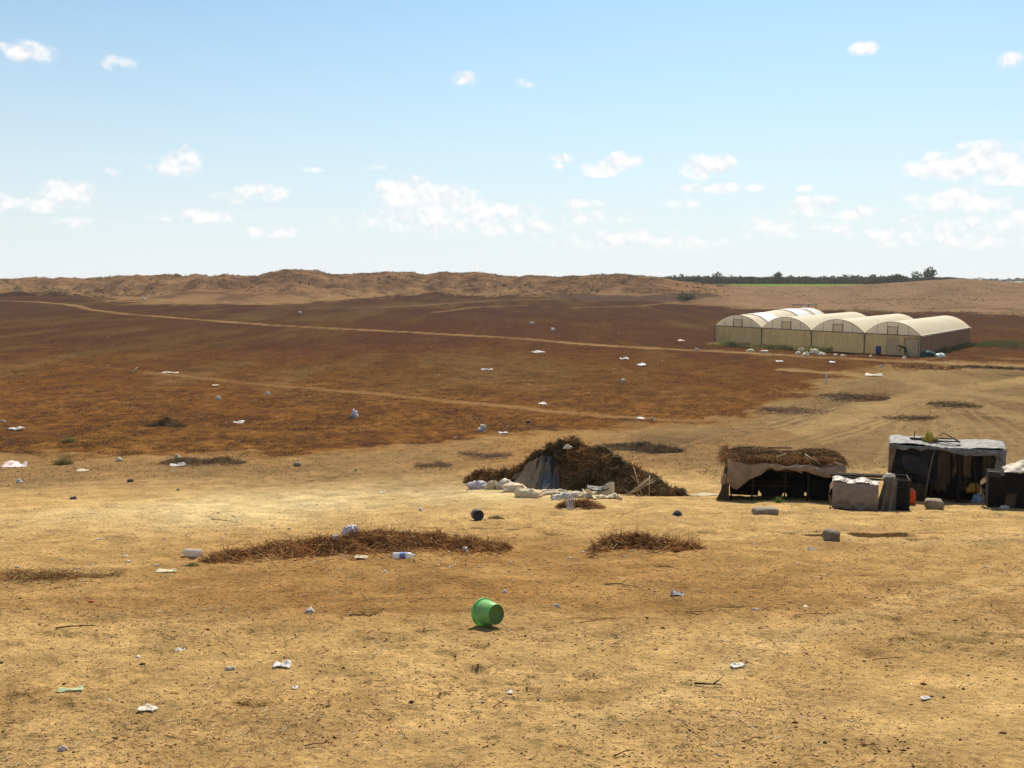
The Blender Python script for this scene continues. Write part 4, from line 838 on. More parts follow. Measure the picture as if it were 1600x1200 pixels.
# ---------- dark crate at the right edge
def edge_crate():
    o = at(1592, 793); r = root('dark_crate', o, R(-22), label='dark slatted crate with a rumpled sheet on top at the right edge of the picture', cat='crate')
    k = o.y / 1555; W, Dp, H_ = 1.5, .9, .80; x0 = -.72
    MB().box((x0 + W / 2, Dp / 2, H_ / 2 - .08), (W, Dp, H_ + .16)).build('box', M_dark, r)
    b = MB()
    for i in range(16): b.box((x0 + .04 + i * .097, -.012, H_ / 2), (.07, .02, H_ + random.uniform(-.02, .02)), jit=.004)
    b.build('slat_front', M_dark, r)
    MB().box((x0 + .12, -.04, H_ + .02), (.3, .05, .14)).build('corner_board', M_black, r)
    sheet('top_sheet', lambda u, v: (x0 + .35 + 1.2 * u, -.06 + .8 * v, H_ + .04 + .34 * np.exp(-((u - .42) * 3.2) ** 2) * (.3 + .7 * np.sin(v * 3.1)) + .03 * np.sin(u * 14)), 44, 24, M_grime, r, .04, 5, 3, 91, ridg=True, thick=.01)
    sheet('side_sack', lambda u, v: (x0 - .05 - .09 * np.sin(v * 3.1) + .04 * np.sin(v * 17), .0 + .5 * u, H_ * .9 * (1 - v)), 14, 30, M_ochre, r, .04, 3, 6, 93)
    sheet('rag', lambda u, v: (x0 + .42 + .24 * u - .05 * v, -.05 - .05 * v, .34 * (1 - v) + .02), 14, 14, M_rag, r, .02, 3, 3, 95)
edge_crate()
place_lump('plastic_scrap', 1569, 794, 16, 5, M_white, 'white plastic scrap at the foot of the dark crate on the right edge', 'litter', seed=21, amp=.35)

# ---------- stones
def place_stone(px, py, w_, h, d, rz, label, m=M_stone, seed=0, amp=.08, name='stone', round_=.5, group='loose stones and blocks'):
    p = at(px, py); k = p.y / 1555
    return tag(stone(name, (w_ * k, d, h * k * 1.12), m, None, (p.x, p.y, p.z - .03), rz, seed, amp, round_), label, 'stone', group)
place_stone(1195, 807, 41, 12, .32, R(8), 'long flat grey stone block lying before the low shelter', seed=1, name='stone_block')
place_stone(1459, 792, 27, 17, .38, R(-12), 'squat rounded block in front of the tall hut', seed=5, amp=.1, name='stone_block')
place_stone(1299, 845, 23, 21, .32, R(10), 'rough boulder sitting in the dug hollow', M_rock, 9, .12, 'boulder', .8)
place_stone(1103, 738, 4, 3, .1, .3, 'tiny stone on open ground between the two shelters', M_rock, 4)
for i, (px, py, s_, lb) in enumerate(((196, 863, 9, 'white rounded pebble alone left of the clear jug'), (1258, 950, 11, 'pale stone on the right foreground sand'), (368, 1123, 10, 'dark brown clod near the bottom left'), (272, 1087, 16, 'flat ochre stone at lower left'), (204, 752, 10, 'dark lump of earth on the left sand'), (465, 726, 14, 'grey brick end on the sand beyond the scrub'), (256, 843, 7, 'small dark stone between the white pebble and the clear jug'), (1275, 861, 8, 'small grey stone below the boulder'), (1349, 845, 6, 'little stone on the lip of the dug hollow'))):
    mm = (M_white, mat('cream_stone', (.6, .52, .38)), mat('dark_clod', (.10, .05, .03)), mat('ochre_stone', (.30, .17, .05)), mat('dark_clod', (.1, .05, .03)), M_rock, M_rock, M_rock, M_rock)[i]
    place_stone(px, py, s_, s_ * .55, s_ * at(px, py).y / 1555 * .8, i, lb, mm, 20 + i, .14, 'stone', 1.0)

# ---------- bottles
def bottle(px, py, Lb, rb, ang_, label, m, lab=None, cap=True, jug=False):
    p = at(px, py); r = root('plastic_bottle', (p.x, p.y, p.z - .005), ang_, label=label, cat='bottle')
    M = Matrix.Translation((-Lb / 2, 0, rb)) @ Matrix.Rotation(math.pi / 2, 4, 'Y')
    pr = [(0, rb * .7), (.006, rb * .95)] + [(Lb * t, rb * (1 - .05 * (i % 2))) for i, t in enumerate(np.linspace(.05, .66, 12))] + [(Lb * .72, rb * .93), (Lb * .82, rb * .62), (Lb * .9, rb * .3), (Lb * .94, rb * .26)]
    b = MB(); b.lathe(pr, M, 24, True, False); b.build('body', m, r, True)
    if cap: b = MB(); b.lathe([(Lb * .93, rb * .34), (Lb, rb * .34)], M, 16, True, True); b.build('cap', M_white, r, True)
    if lab: b = MB(); b.lathe([(Lb * .30, rb * 1.015), (Lb * .55, rb * 1.015)], M, 24, False, False); b.build('paper_label', lab, r, True)
M_clear = mat('clear_plastic', (.78, .78, .82), (.65, .63, .62), 8, .25, .2, trans=.35, spec=.6, alpha=.72)
bottle(632, 873, .36, .052, R(2), 'clear plastic bottle with a blue band by the brush pile', M_clear, mat('blue_paper', (.12, .16, .45), (.3, .35, .55), 12, .5))
bottle(298, 867, .36, .068, R(168), 'large cloudy empty bottle at the left tip of the brush pile', mat('cloudy_plastic', (.66, .60, .54), (.55, .48, .40), 6, .4, .3, trans=.3, alpha=.8), None, False)
# bag on the brush pile
place_lump('plastic_bag', 548, 846, 34, 17, M_lav, 'puffed lilac white plastic bag on the long brush pile', 'bag', seed=31, amp=.25, fr=1.6, sink=-.10)
place_lump('plastic_bag', 524, 850, 13, 8, M_white, 'small knotted white bag touching the lilac bag on the brush pile', 'bag', seed=32, amp=.25, fr=2, sink=-.07)

# ---------- litter on sand and fields
LIT = [ # px, py, w, h, kind, label
 (441, 1045, 28, 9, 'w', 'white plastic wrapper with blue print in the middle of the left foreground'),
 (484, 955, 17, 9, 'w', 'torn white scrap left of the green bucket on reddish sand'),
 (870, 948, 11, 7, 'w', 'small white shell like scrap right above the bucket'),
 (1180, 960, 11, 5, 'w', 'small white chip between two long twigs at right'),
 (1152, 1045, 24, 6, 'w', 'flat white feather like scrap in the right foreground'),
 (360, 1051, 14, 8, 'g', 'greyish crumpled scrap left of the printed wrapper'),
 (282, 1018, 14, 5, 'w', 'small pale scrap at left of the foreground sand'),
 (143, 944, 9, 5, 'r', 'bright red bottle cap on the left foreground sand'),
 (727, 856, 11, 10, 'w', 'white scrap at the right end of the long brush pile'),
 (260, 893, 32, 6, 'c', 'flat cream cardboard piece below the cloudy bottle'),
 (565, 876, 22, 5, 'c', 'narrow pale paper strip left of the blue banded bottle'),
 (601, 894, 9, 5, 'w', 'tiny white scrap below the blue banded bottle'),
 (1058, 934, 22, 8, 'k', 'grey rag knotted round twigs on the right sand'),
 (1058, 810, 17, 9, 'k', 'dark blue black crumpled bag before the low shelter'),
 (1100, 773, 50, 5, 'c', 'flat pale board lying between the two shelters'),
 (22, 728, 40, 13, 'p', 'pinkish white crumpled bag at the far left edge of the plain'),
 (278, 727, 24, 7, 'w', 'shallow white dish in front of the left scrub'),
 (277, 716, 11, 8, 'c', 'cream box scrap standing in the left scrub'),
 (294, 722, 12, 7, 'b', 'pale blue scrap right of the white dish in the scrub'),
 (186, 722, 12, 7, 'g', 'grey white scrap between the pink bag and the left scrub'),
 (115, 780, 12, 8, 'k', 'black scrap on the sand below the pink bag'),
 (129, 737, 20, 5, 'c', 'flat pale scrap on the left sand below the grey white one'),
 (30, 752, 8, 7, 'w', 'small white ball of plastic below the pink bag'),
 (26, 671, 22, 8, 'w', 'white scrap in the brown field near the left edge'),
 (5, 661, 7, 5, 'w', 'tiny white scrap just inside the left edge of the field'),
 (555, 653, 13, 13, 'l', 'round bluish white bag standing alone in the brown field'),
 (373, 660, 17, 6, 'w', 'flat white scrap left of the round bluish bag'),
 (341, 624, 10, 8, 'w', 'grey white pointed scrap in the field at left'),
 (418, 618, 9, 7, 'w', 'white lump just below the lower earth track'),
 (337, 604, 9, 4, 'g', 'pale flake above the lower earth track'),
 (754, 674, 14, 10, 'w', 'white kite shaped scrap beyond the brush covered shelter'),
 (786, 680, 15, 4, 'w', 'flat white strip right of the kite shaped scrap'),
 (847, 632, 13, 5, 'l', 'bluish scrap on the end of the lower earth track'),
 (1001, 655, 14, 4, 'w', 'white flakes on the field edge behind the shelter'),
 (1018, 655, 8, 4, 'w', 'tiny white flake right of the other flakes on the field edge'),
 (825, 661, 11, 6, 'k', 'small black scrap in the field behind the shelter'),
 (841, 551, 22, 5, 'w', 'twisted white ribbon of plastic below the upper earth track'),
 (760, 578, 20, 4, 'w', 'flat white ribbon in the mid field left of the centre'),
 (975, 562, 14, 5, 'g', 'pale flat scrap in the mid field beyond the bluish bag'),
 (1002, 572, 14, 6, 'l', 'pale bluish bag in the middle of the right field'),
 (974, 597, 10, 6, 'w', 'white scrap in the right field below the bluish bag'),
 (832, 506, 8, 5, 'w', 'far white speck just above the upper earth track'),
 (864, 517, 9, 5, 'w', 'far white speck on the upper earth track'),
 (265, 583, 30, 4, 'g', 'long pale sheet lying flat beside the lower track at left'),
 (469, 490, 6, 4, 'w', 'far white dot in the dark upper field'),
 (225, 468, 8, 4, 'w', 'far white dot at the foot of the left spoil hills'),
 (1290, 600, 6, 16, 's', 'small white post marker at the corner of the red field'),
 (1365, 587, 26, 7, 'g', 'grey flattened sheet beside the tracks below the greenhouse'),
 (1378, 573, 8, 4, 'w', 'white fleck right under the far track below the greenhouse'),
 (1300, 566, 9, 4, 'l', 'bluish fleck under the far track left of centre of the greenhouse'),
 (1218, 565, 12, 4, 'w', 'white strip below the far track near the weeds'),
 (1089, 548, 7, 5, 'w', 'white fleck on the far track left of the greenhouse'),
 (1064, 533, 12, 5, 'c', 'cream scrap in the field left of the greenhouse'),
 (556, 737, 6, 5, 'n', 'bright green scrap on the bright sand'),
 (598, 769, 9, 4, 'g', 'small grey scrap on the brightest sand'),
 (278, 769, 7, 4, 'k', 'small black scrap on the sand below the left scrub'),
 (657, 799, 7, 7, 'l', 'tiny lilac scrap left of the black tin'),
 (788, 927, 9, 5, 'l', 'small lilac pebble like scrap above the bucket rim'),
 (787, 979, 6, 3, 'w', 'white chip touching the right foot of the bucket'),
 (880, 966, 0, 0, 'x', ''),
 (1118, 945, 0, 0, 'x', ''),
 (232, 1113, 30, 8, 'g', 'blurred pale sheet of paper near the bottom left corner'),
 (110, 1080, 40, 5, 'n', 'faded pale green plastic strip in the bottom left sand'),
 (98, 1170, 12, 9, 'p', 'pinkish scrap in the bottom left corner'),
 (461, 1079, 10, 4, 'w', 'small white flake below the printed wrapper'),
 (797, 1084, 10, 4, 'w', 'white flake near a twig right of the printed wrapper'),
 (1200, 1093, 0, 0, 'x', ''),
 (1446, 1094, 16, 4, 'w', 'thin white flake at the right foreground'),
 (1269, 859, 14, 4, 'k', 'dark bent scrap on the sand left below the hollow'),
]
MK = {'w': M_white, 'g': M_grime, 'r': mat('red_plastic', (.55, .07, .02)), 'c': mat('card', (.58, .50, .34), (.46, .38, .25), 5, .9), 'k': mat('blueblack_plastic', (.035, .035, .05), (.10, .09, .10), 6, .5, .5), 'p': mat('pink_plastic', (.65, .42, .36), (.66, .6, .6), 4, .6, .4), 'b': mat('light_blue_plastic', (.42, .55, .75)), 'l': M_lav, 'n': mat('green_scrap', (.34, .44, .24), (.42, .38, .22), 5, .7), 's': M_white}
for i, (px, py, w_, h, kd, lb) in enumerate(LIT):
    if kd == 'x': continue
    p = at(px, py); k = p.y / 1555; tall = h / w_ > .45
    if kd == 's':
        b = MB(); b.tube([(0, 0, -.1), (0.02, 0, .45), (.06, 0, .95)], [.07, .06, .05], 7); tag(b.build('marker_post', M_white, None, True, loc=p), lb, 'post'); continue
    if tall: o = lump('plastic_scrap', (w_ * k * .95, w_ * k * .7, h * k * .95), MK[kd], None, (p.x, p.y, p.z - h * k * .18), i * 1.3, 40 + i, .5, 2.8, 24, 14)
    else:
        Wd = w_ * k; Dd = min(h * k * 2.2, Wd * .9)
        o = sheet('plastic_scrap', lambda u, v: ((u - .5) * Wd * (1 - .4 * (v - .4) ** 2), (v - .5) * Dd * (1 - .3 * np.sin(u * 5 + i)), .012 + h * k * .35 * np.abs(np.sin(u * 3 + v * 2 + i)) * (.3 + v)), 18, 12, MK[kd], None, h * k * .22, 3, 3, 40 + i, loc=p, ridg=(kd != 'c'), thick=.004 if p.y < 40 else .02)
        o.rotation_euler = (0, 0, random.uniform(-.3, .3))
    if kd == 'c' and 'board' in lb: o.name = 'board'
    tag(o, lb, 'litter', 'litter scattered over the ground')
# long straw-like pole in the field
p = at(205, 585); b = MB(); b.tube([(0, 0, 0), (.25, .2, .35), (.5, .4, .62)], [.06, .06, .04], 6); tag(b.build('pole', M_cane, None, True, loc=p), 'short pale pole leaning beside the lower track at left', 'pole')

# ---------- sticks in front
ST = [(945, 917, 995, 924, 'curved dark twig right of centre, above the grey rag', 1), (1085, 1067, 1128, 1071, 'bent dark stick in the middle of the right foreground', 1), (960, 1182, 993, 1171, 'reddish stick at the bottom edge right of centre', 2), (1358, 1162, 1377, 1175, 'short rusty stick near the bottom at right', 2), (582, 1030, 614, 1018, 'pale forked twig below the bucket on the left', 0), (545, 962, 592, 960, 'dark straight stick left of the bucket', 1), (88, 987, 154, 981, 'long brown twig at the left of the foreground', 1), (435, 1146, 453, 1141, 'small white forked bone like twig near the bottom', 0), (1072, 961, 1142, 963, 'long reddish twig left of the white chip', 2), (1240, 966, 1302, 963, 'long double twig at right of the foreground', 2), (1362, 1035, 1415, 1032, 'brown twig lying far right in the foreground', 2), (905, 977, 990, 970, 'very thin long twig right of the bucket', 2), (1122, 1005, 1148, 1011, 'short pale twig between the long reddish twig and the feather scrap', 0), (476, 1170, 522, 1165, 'thin brown twig at the bottom left of centre', 2), (1160, 1159, 1198, 1151, 'brown twig near the bottom right of centre', 2), (1030, 887, 1052, 889, 'black stick with a raised stub beyond the grey rag', 1), (640, 943, 690, 936, 'faint reddish twig on the sand left above the bucket', 2), (700, 893, 712, 878, 'pale upright stem right of the blue banded bottle', 0), (970, 812, 1000, 795, 'thin pale stick slanting up the sand below the cane fan', 2), (1300, 1145, 0, 0, '', 9), (770, 1108, 795, 1098, 'thin dark grass stem in the middle foreground', 2), (330, 812, 372, 814, 'thin dark stick above the long brush pile at left', 1)]
mats_ = (M_cane, M_darkwood, mat('reddish_twig', (.20, .085, .04), (.13, .06, .03), 9, .8))
for i, (x0, y0, x1, y1, lb, k) in enumerate(ST):
    if k == 9: continue
    a_, b_ = at(x0, y0), at(x1, y1); n_ = 7; P = []
    for j in range(n_):
        t_ = j / (n_ - 1); q = a_.lerp(b_, t_); q.x += random.uniform(-.006, .006); q.y += .10 * (b_ - a_).length * math.sin(t_ * 3.1) * random.choice((-1, 1)) * .3 + random.uniform(-.006, .006); q.z = zat(q.x, q.y) + .012 + .012 * math.sin(t_ * 3.1) ; P.append(q - a_)
    rd_ = .0045 if k != 1 else .008
    b = MB(); b.tube(P, [rd_ * (1.1 - .7 * j / n_) for j in range(n_)], 5)
    j = random.randint(2, 4); e = P[j] + Vector((random.uniform(.03, .08), random.uniform(-.05, .05), random.uniform(.01, .05))); b.tube([P[j], e], [rd_ * .7, rd_ * .3], 4)
    tag(b.build('twig', mats_[k], None, True, loc=a_), lb, 'twig', 'twigs lying on the sand')

# ---------- the greenhouse
def greenhouse():
    B = Vector((46.9, 114.0, 0)); th = R(36); e1 = Vector((math.cos(th), -math.sin(th), 0)); e2 = Vector((math.sin(th), math.cos(th), 0)); LW, DP, H_, RISE, NS = 25.5, 26.0, 2.5, 1.5, 4
    z0 = EYE - 8.72
    A = B - e1 * LW; o = Vector((A.x, A.y, z0)); SP = LW / NS
    r = root('greenhouse', o, -th, label='four span plastic greenhouse with cream arched roofs and grimy walls', cat='greenhouse')
    tz = lambda a: .55 * (1 - a / LW)
    # all local: x along the front, y in depth
    mr = mat('cream_roof_film', (.90, .78, .57), (.82, .68, .47), .9, .6, .2, bscale=3, trans=.42, spec=.3, stretch=(1, .25, 1)); mw = mat('white_film', (.84, .83, .84), (.74, .72, .73), 1, .5, .2, trans=.2)
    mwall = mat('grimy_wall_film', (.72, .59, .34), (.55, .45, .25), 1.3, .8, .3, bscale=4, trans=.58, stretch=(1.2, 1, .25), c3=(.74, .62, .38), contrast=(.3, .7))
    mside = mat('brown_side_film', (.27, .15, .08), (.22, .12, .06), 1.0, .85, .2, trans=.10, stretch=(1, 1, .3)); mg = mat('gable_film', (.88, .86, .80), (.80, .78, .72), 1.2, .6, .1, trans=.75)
    mf = mat('steel_frame', (.20, .17, .13), (.14, .11, .08), 5, .6); mvent = mat('vent_film', (.90, .76, .55), (.84, .70, .5), 2, .7, trans=.5); mdoor = mat('pale_door_film', (.74, .62, .42), (.60, .49, .31), 1.5, .7, trans=.45)
    arch = lambda t: RISE * (1 - np.abs(t) ** 2.15)
    for k in range(NS):
        a0 = k * SP; ac = a0 + SP / 2; hw = SP / 2
        T, D_ = np.meshgrid(np.linspace(-1, 1, 29), np.linspace(-.12, DP, 105), indexing='ij')
        sag = -.035 * np.abs(np.sin(D_ * math.pi / 2.0)) ** .7 * (1 - .3 * np.abs(T)) + .02 * fbm(T * 3, D_ * .8, 3, 400 + k)
        lift = (.35 * ss(5, 16, D_) if k == 0 else 0)
        V_ = np.stack([ac + T * (hw - .03), D_, H_ + tz(ac + T * hw) + arch(T) + sag + lift], -1).reshape(-1, 3); i = np.arange(29 * 105).reshape(29, 105)
        F_ = np.stack([i[:-1, :-1], i[1:, :-1], i[1:, 1:], i[:-1, 1:]], -1).reshape(-1, 4)
        rc = mkmesh('roof_cover', V_, F_, mr, r, True)
        if k == 0:
            for d0, d1 in ((3.2, 8.0), (14.5, 19.5), (21.5, 24)):
                T2, D2 = np.meshgrid(np.linspace(-.85, .99, 20), np.linspace(d0, d1, 20), indexing='ij')
                V2 = np.stack([ac + T2 * (hw - .03), D2 + .25 * np.sin(T2 * 3), H_ + tz(ac) + arch(T2) + .06 + .35 * ss(5, 16, D2) + .04 * fbm(T2 * 4, D2, 3, 9)], -1).reshape(-1, 3); i2 = np.arange(400).reshape(20, 20)
                mkmesh('white_patch', V2, np.stack([i2[:-1, :-1], i2[1:, :-1], i2[1:, 1:], i2[:-1, 1:]], -1).reshape(-1, 4), mw, rc, True)
        # gable
        t = np.linspace(-1, 1, 33); g = MB()
        for yy, inset in ((-.03, 0),):
            top = [(ac + q * (hw - .05), yy, H_ + tz(ac + q * hw) + arch(q) - .02) for q in t]; bot = [(ac + q * (hw - .05), yy, H_ + tz(ac + q * hw)) for q in t]
            g.add(bot + top, [(j, j + 1, 33 + j + 1, 33 + j) for j in range(32)])
        gb = g.build('gable', mg, r, False)
        f = MB()
        f.tube([(ac + q * hw, -.10, H_ + tz(ac + q * hw) + arch(q)) for q in t], .03, 5)
        for q in (-.55, .55): f.tube([(ac + q * hw, -.07, H_ + tz(ac + q * hw)), (ac + q * hw, -.07, H_ + tz(ac + q * hw) + arch(q))], .022, 4)
        for q in (-.19, .19): f.tube([(ac + q * hw, -.07, H_ + tz(ac)), (ac + q * hw, -.07, H_ + tz(ac) + arch(q))], .022, 4)
        f.build('gable_frame', mf, gb)
        vt = MB(); zv = H_ + tz(ac) + .47; vt.add([(ac - .56, -.09, zv - .43), (ac + .56, -.09, zv - .43), (ac + .56, -.09, zv + .43), (ac - .56, -.09, zv + .43)], [(0, 1, 2, 3)]); vt = vt.build('vent_flap', mvent, gb)
        vf = MB(); zc = H_ + tz(ac) + .47
        for x_ in (-.58, .58): vf.box((ac + x_, -.12, zc), (.07, .06, .96))
        for z_ in (-.45, .45): vf.box((ac, -.125, zc + z_), (1.09, .055, .06))
        vf.build('vent_frame', mat('rusty_frame', (.22, .13, .08), (.15, .09, .05), 5, .7), gb)
        # front wall film between the posts, hanging in soft pleats
        U, Wv = np.meshgrid(np.linspace(0, 1, 60), np.linspace(0, 1, 12), indexing='ij')
        xx = a0 + .06 + (SP - .12) * U; V3 = np.stack([xx, -.02 + .05 * np.sin(U * 40) * (.3 + Wv) + .08 * fbm(U * 5, Wv * 2, 3, 420 + k), (H_ - .04) * (1 - Wv) + tz(xx) - .12 * Wv], -1).reshape(-1, 3); i3 = np.arange(720).reshape(60, 12)
        mkmesh('wall_film', V3, np.stack([i3[:-1, :-1], i3[1:, :-1], i3[1:, 1:], i3[:-1, 1:]], -1).reshape(-1, 4), mwall, r, True)
    for k in range(NS + 1):
        a_ = k * SP; MB().box((a_, -.06, (H_ + tz(a_)) / 2 - .2), (.13, .13, H_ + tz(a_) + .4)).build('post', mf, r)
        g = MB(); g.box((a_, DP / 2, H_ + tz(a_) + .02), (.30, DP + .3, .12)); g.build('gutter', mf if k in (0, ) else mat('pale_gutter', (.55, .47, .35)), r)
    g = MB()
    for k in range(NS):
        g.tube([(k * SP, -.10, H_ + tz(k * SP)), ((k + 1) * SP, -.10, H_ + tz((k + 1) * SP))], .055, 5)
    g.build('eaves_beam', mf, r)
    for k, x_ in enumerate((0, LW)):
        U, Wv = np.meshgrid(np.linspace(0, 1, 90), np.linspace(0, 1, 12), indexing='ij')
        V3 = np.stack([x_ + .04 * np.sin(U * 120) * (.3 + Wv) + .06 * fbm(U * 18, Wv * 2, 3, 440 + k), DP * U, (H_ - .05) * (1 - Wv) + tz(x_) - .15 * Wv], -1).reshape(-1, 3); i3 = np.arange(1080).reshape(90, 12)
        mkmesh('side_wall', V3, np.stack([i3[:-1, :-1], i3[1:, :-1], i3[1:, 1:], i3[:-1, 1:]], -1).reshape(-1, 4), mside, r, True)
    U, Wv = np.meshgrid(np.linspace(0, 1, 90), np.linspace(0, 1, 8), indexing='ij'); xx = LW * U; ph = ((U * NS) % 1) * 2 - 1
    V3 = np.stack([xx, DP + .05 * np.sin(U * 120), (H_ + arch(ph)) * (1 - Wv) + tz(xx) - .1 * Wv], -1).reshape(-1, 3); i3 = np.arange(720).reshape(90, 8)
    mkmesh('back_wall', V3, np.stack([i3[:-1, :-1], i3[1:, :-1], i3[1:, 1:], i3[:-1, 1:]], -1).reshape(-1, 4), mwall, r, True)
    # torn eaves fringe on the right side
    sheet('eaves_fringe', lambda u, v: (LW + .06 + .05 * v, DP * u, H_ + .04 - .16 * v * (.6 + .5 * np.abs(np.sin(u * 37)))), 120, 5, mr, r, .04, 30, 2, 9)
    # door at the right end of the front
    d = MB(); d.add([(LW - 1.75, -.14, -.05), (LW - .25, -.14, -.05), (LW - .25, -.14, 2.15), (LW - 1.75, -.14, 2.15)], [(0, 1, 2, 3)]); d = d.build('door', mdoor, r)
    f = MB()
    for x_ in (-1.78, -.22): f.box((LW + x_, -.17, 1.1), (.06, .05, 2.3))
    f.box((LW - 1.0, -.17, 2.2), (1.5, .05, .06)); f.build('door_frame', mf, d)
    s1 = sheet('pale_wall_film', lambda u, v: (LW - 3.9 + 1.9 * u * (1 - .25 * (1 - v)), -.13 + .04 * np.sin(u * 20), 2.35 * (1 - v) + 0 * u), 24, 10, mdoor, r, .03, 4, 3, 12)
    return o, e1, e2, z0
go, ge1, ge2, gz0 = greenhouse()
def gpt(a, d):
    q = Vector((go.x, go.y, 0)) + ge1 * a + ge2 * d; q.z = zat(q.x, q.y); return q
# blue barrel
p = gpt(20.9, -.5); r = root('barrel', p, label='blue plastic barrel standing by the greenhouse front wall', cat='barrel'); mbl = mat('blue_plastic', (.015, .05, .17), (.02, .06, .2), 4, .4)
b = MB(); b.lathe([(-.1, .27), (.02, .29), (.3, .30), (.32, .315), (.36, .315), (.38, .30), (.62, .30), (.64, .315), (.68, .315), (.70, .30), (.92, .29), (.95, .26)], None, 24, True, True); b.build('body', mbl, r, True)
b = MB(); b.lathe([(.93, .31), (.99, .31)], None, 24, True, True); b.build('lid', mbl, r, True)
# the stooping person
def person():
    p = gpt(24.1, -1.1); r = root('person', p, -R(30), label='person in dark clothes bending over by the greenhouse corner', cat='person')
    J = {'hip': (0, 0, .92, .15), 'waist': (-.12, 0, 1.06, .13), 'chest': (-.36, 0, 1.20, .155), 'neck': (-.54, 0, 1.24, .065), 'chin': (-.62, 0, 1.24, .075), 'head': (-.69, 0, 1.23, .10), 'crown': (-.77, 0, 1.20, .07),
         'lhip': (.02, .10, .86, .10), 'lknee': (-.10, .13, .47, .065), 'lank': (.04, .14, .10, .045), 'ltoe': (-.14, .15, .04, .04),
         'rhip': (.04, -.10, .86, .10), 'rknee': (.16, -.13, .48, .065), 'rank': (.42, -.14, .10, .045), 'rtoe': (.26, -.15, .04, .04),
         'lsh': (-.42, .19, 1.18, .06), 'lel': (-.52, .24, .92, .045), 'lwr': (-.62, .16, .70, .033), 'lha': (-.66, .14, .61, .038),
         'rsh': (-.42, -.19, 1.18, .06), 'rel': (-.50, -.24, .90, .045), 'rwr': (-.66, -.18, .74, .033), 'rha': (-.72, -.17, .66, .038)}
    E = [('hip', 'waist'), ('waist', 'chest'), ('chest', 'neck'), ('neck', 'chin'), ('chin', 'head'), ('head', 'crown'), ('hip', 'lhip'), ('lhip', 'lknee'), ('lknee', 'lank'), ('lank', 'ltoe'), ('hip', 'rhip'), ('rhip', 'rknee'), ('rknee', 'rank'), ('rank', 'rtoe'),
         ('chest', 'lsh'), ('lsh', 'lel'), ('lel', 'lwr'), ('lwr', 'lha'), ('chest', 'rsh'), ('rsh', 'rel'), ('rel', 'rwr'), ('rwr', 'rha')]
    ks = list(J); me = bpy.data.meshes.new('body'); me.from_pydata([J[k][:3] for k in ks], [(ks.index(a), ks.index(b)) for a, b in E], []); me.update()
    o = bpy.data.objects.new('body', me); C.objects.link(o); o.parent = r
    sk = o.modifiers.new('skin', 'SKIN'); o.modifiers.new('sub', 'SUBSURF').render_levels = 2
    if not me.skin_vertices: me.skin_vertices.new() if hasattr(me.skin_vertices, 'new') else None
    for i, k in enumerate(ks): me.skin_vertices[0].data[i].radius = (J[k][3], J[k][3])
    me.skin_vertices[0].data[0].use_root = True
    me.materials.append(mat('dark_clothes', (.018, .017, .02), (.03, .028, .03), 4, .9))
    lump('hair', (.20, .21, .2), mat('black_hair', (.012, .01, .01)), r, loc=(-.73, 0, 1.13), seed=2, amp=.05, ridg=False)
person()
# sacks and bags around the greenhouse
p = gpt(26.9, 1.2); place = lambda nm, a, d, sz, m, lb, cat, sd_, gp=None: tag(lump(nm, sz, m, None, gpt(a, d) - Vector((0, 0, .05)), sd_, sd_, .3, 2.3, 20, 12), lb, cat, gp)
place('net_heap', 26.4, -.4, (1.5, 1.1, .9), mat('teal_net', (.018, .05, .05), (.03, .08, .07), 4, .8), 'dark teal heap of netting at the right corner of the greenhouse', 'netting', 3)
place('plastic_bag', 27.6, .1, (1.2, .8, .6), mat('mint_white_plastic', (.60, .74, .68), (.7, .72, .68), 4, .5, .3), 'mint white crumpled bag right of the teal netting', 'bag', 5)
GG = 'white bags dumped before the greenhouse'
ml = mat('yellowed_white_plastic', (.82, .70, .50), (.66, .54, .36), 4, .7, .4)
for i, (px, py, w_, h, lb) in enumerate(((1252, 549, 10, 9, 'upright white bag at the back left of the dumped bags'), (1247, 554, 11, 7, 'low white bag at the left end of the dumped bags'), (1258, 556, 12, 8, 'rounded white bag in the middle front of the dumped bags'), (1272, 553, 16, 9, 'largest white bag right of the middle of the dumped bags'), (1284, 555, 12, 6, 'small flat bag at the right end of the dumped bags'), (1265, 548, 7, 6, 'small white bag standing behind the dumped bags'))):
    q = at(px, py); k = q.y / 1555; tag(lump('plastic_bag', (w_ * k * .95, w_ * k * .7, h * k * .8), ml, None, q - Vector((0, 0, .05)), i, 60 + i, .5, 3.2, 24, 14), lb, 'bag', GG)
for i, (px, py, w_, lb) in enumerate(((1173, 550, 12, 'white strip in the weeds left of the greenhouse front'), (1193, 551, 13, 'pale strip in the weeds before the second greenhouse span'), (1305, 556, 8, 'white scrap right of the dumped bags'), (1317, 557, 12, 'long white scrap second right of the dumped bags'), (1412, 561, 12, 'bright white scrap on the track below the stooping person'), (1360, 558, 9, 'small cream scrap in the shade left of the blue barrel'))):
    q = at(px, py); k = q.y / 1555; tag(lump('plastic_scrap', (w_ * k, w_ * k * .45, 4 * k), ml, None, q - Vector((0, 0, .03)), .2 * i, 70 + i, .3, 2.6, 16, 10), lb, 'litter', 'litter scattered over the ground')
# rack behind the greenhouse
q = at(1257, 483); q = Vector((q.x, q.y, q.z)); r = root('rack', q, R(-8), label='low rack of dark poles with white boards behind the greenhouse', cat='rack'); k = q.y / 1555
W = 34 * k; b = MB()
for x_ in (-.5, -.17, .17, .5): MB().box((x_ * W, 0, .6), (.12, .12, 1.5)).build('post', M_darkwood, r)
MB().box((0, 0, 1.15), (W * 1.1, 1.0, .10)).build('shelf', M_darkwood, r)
for x_ in (-.32, .26): MB().box((x_ * W, -.1, 1.30), (W * .34, .9, .16), ry=.03).build('board', M_white, r)

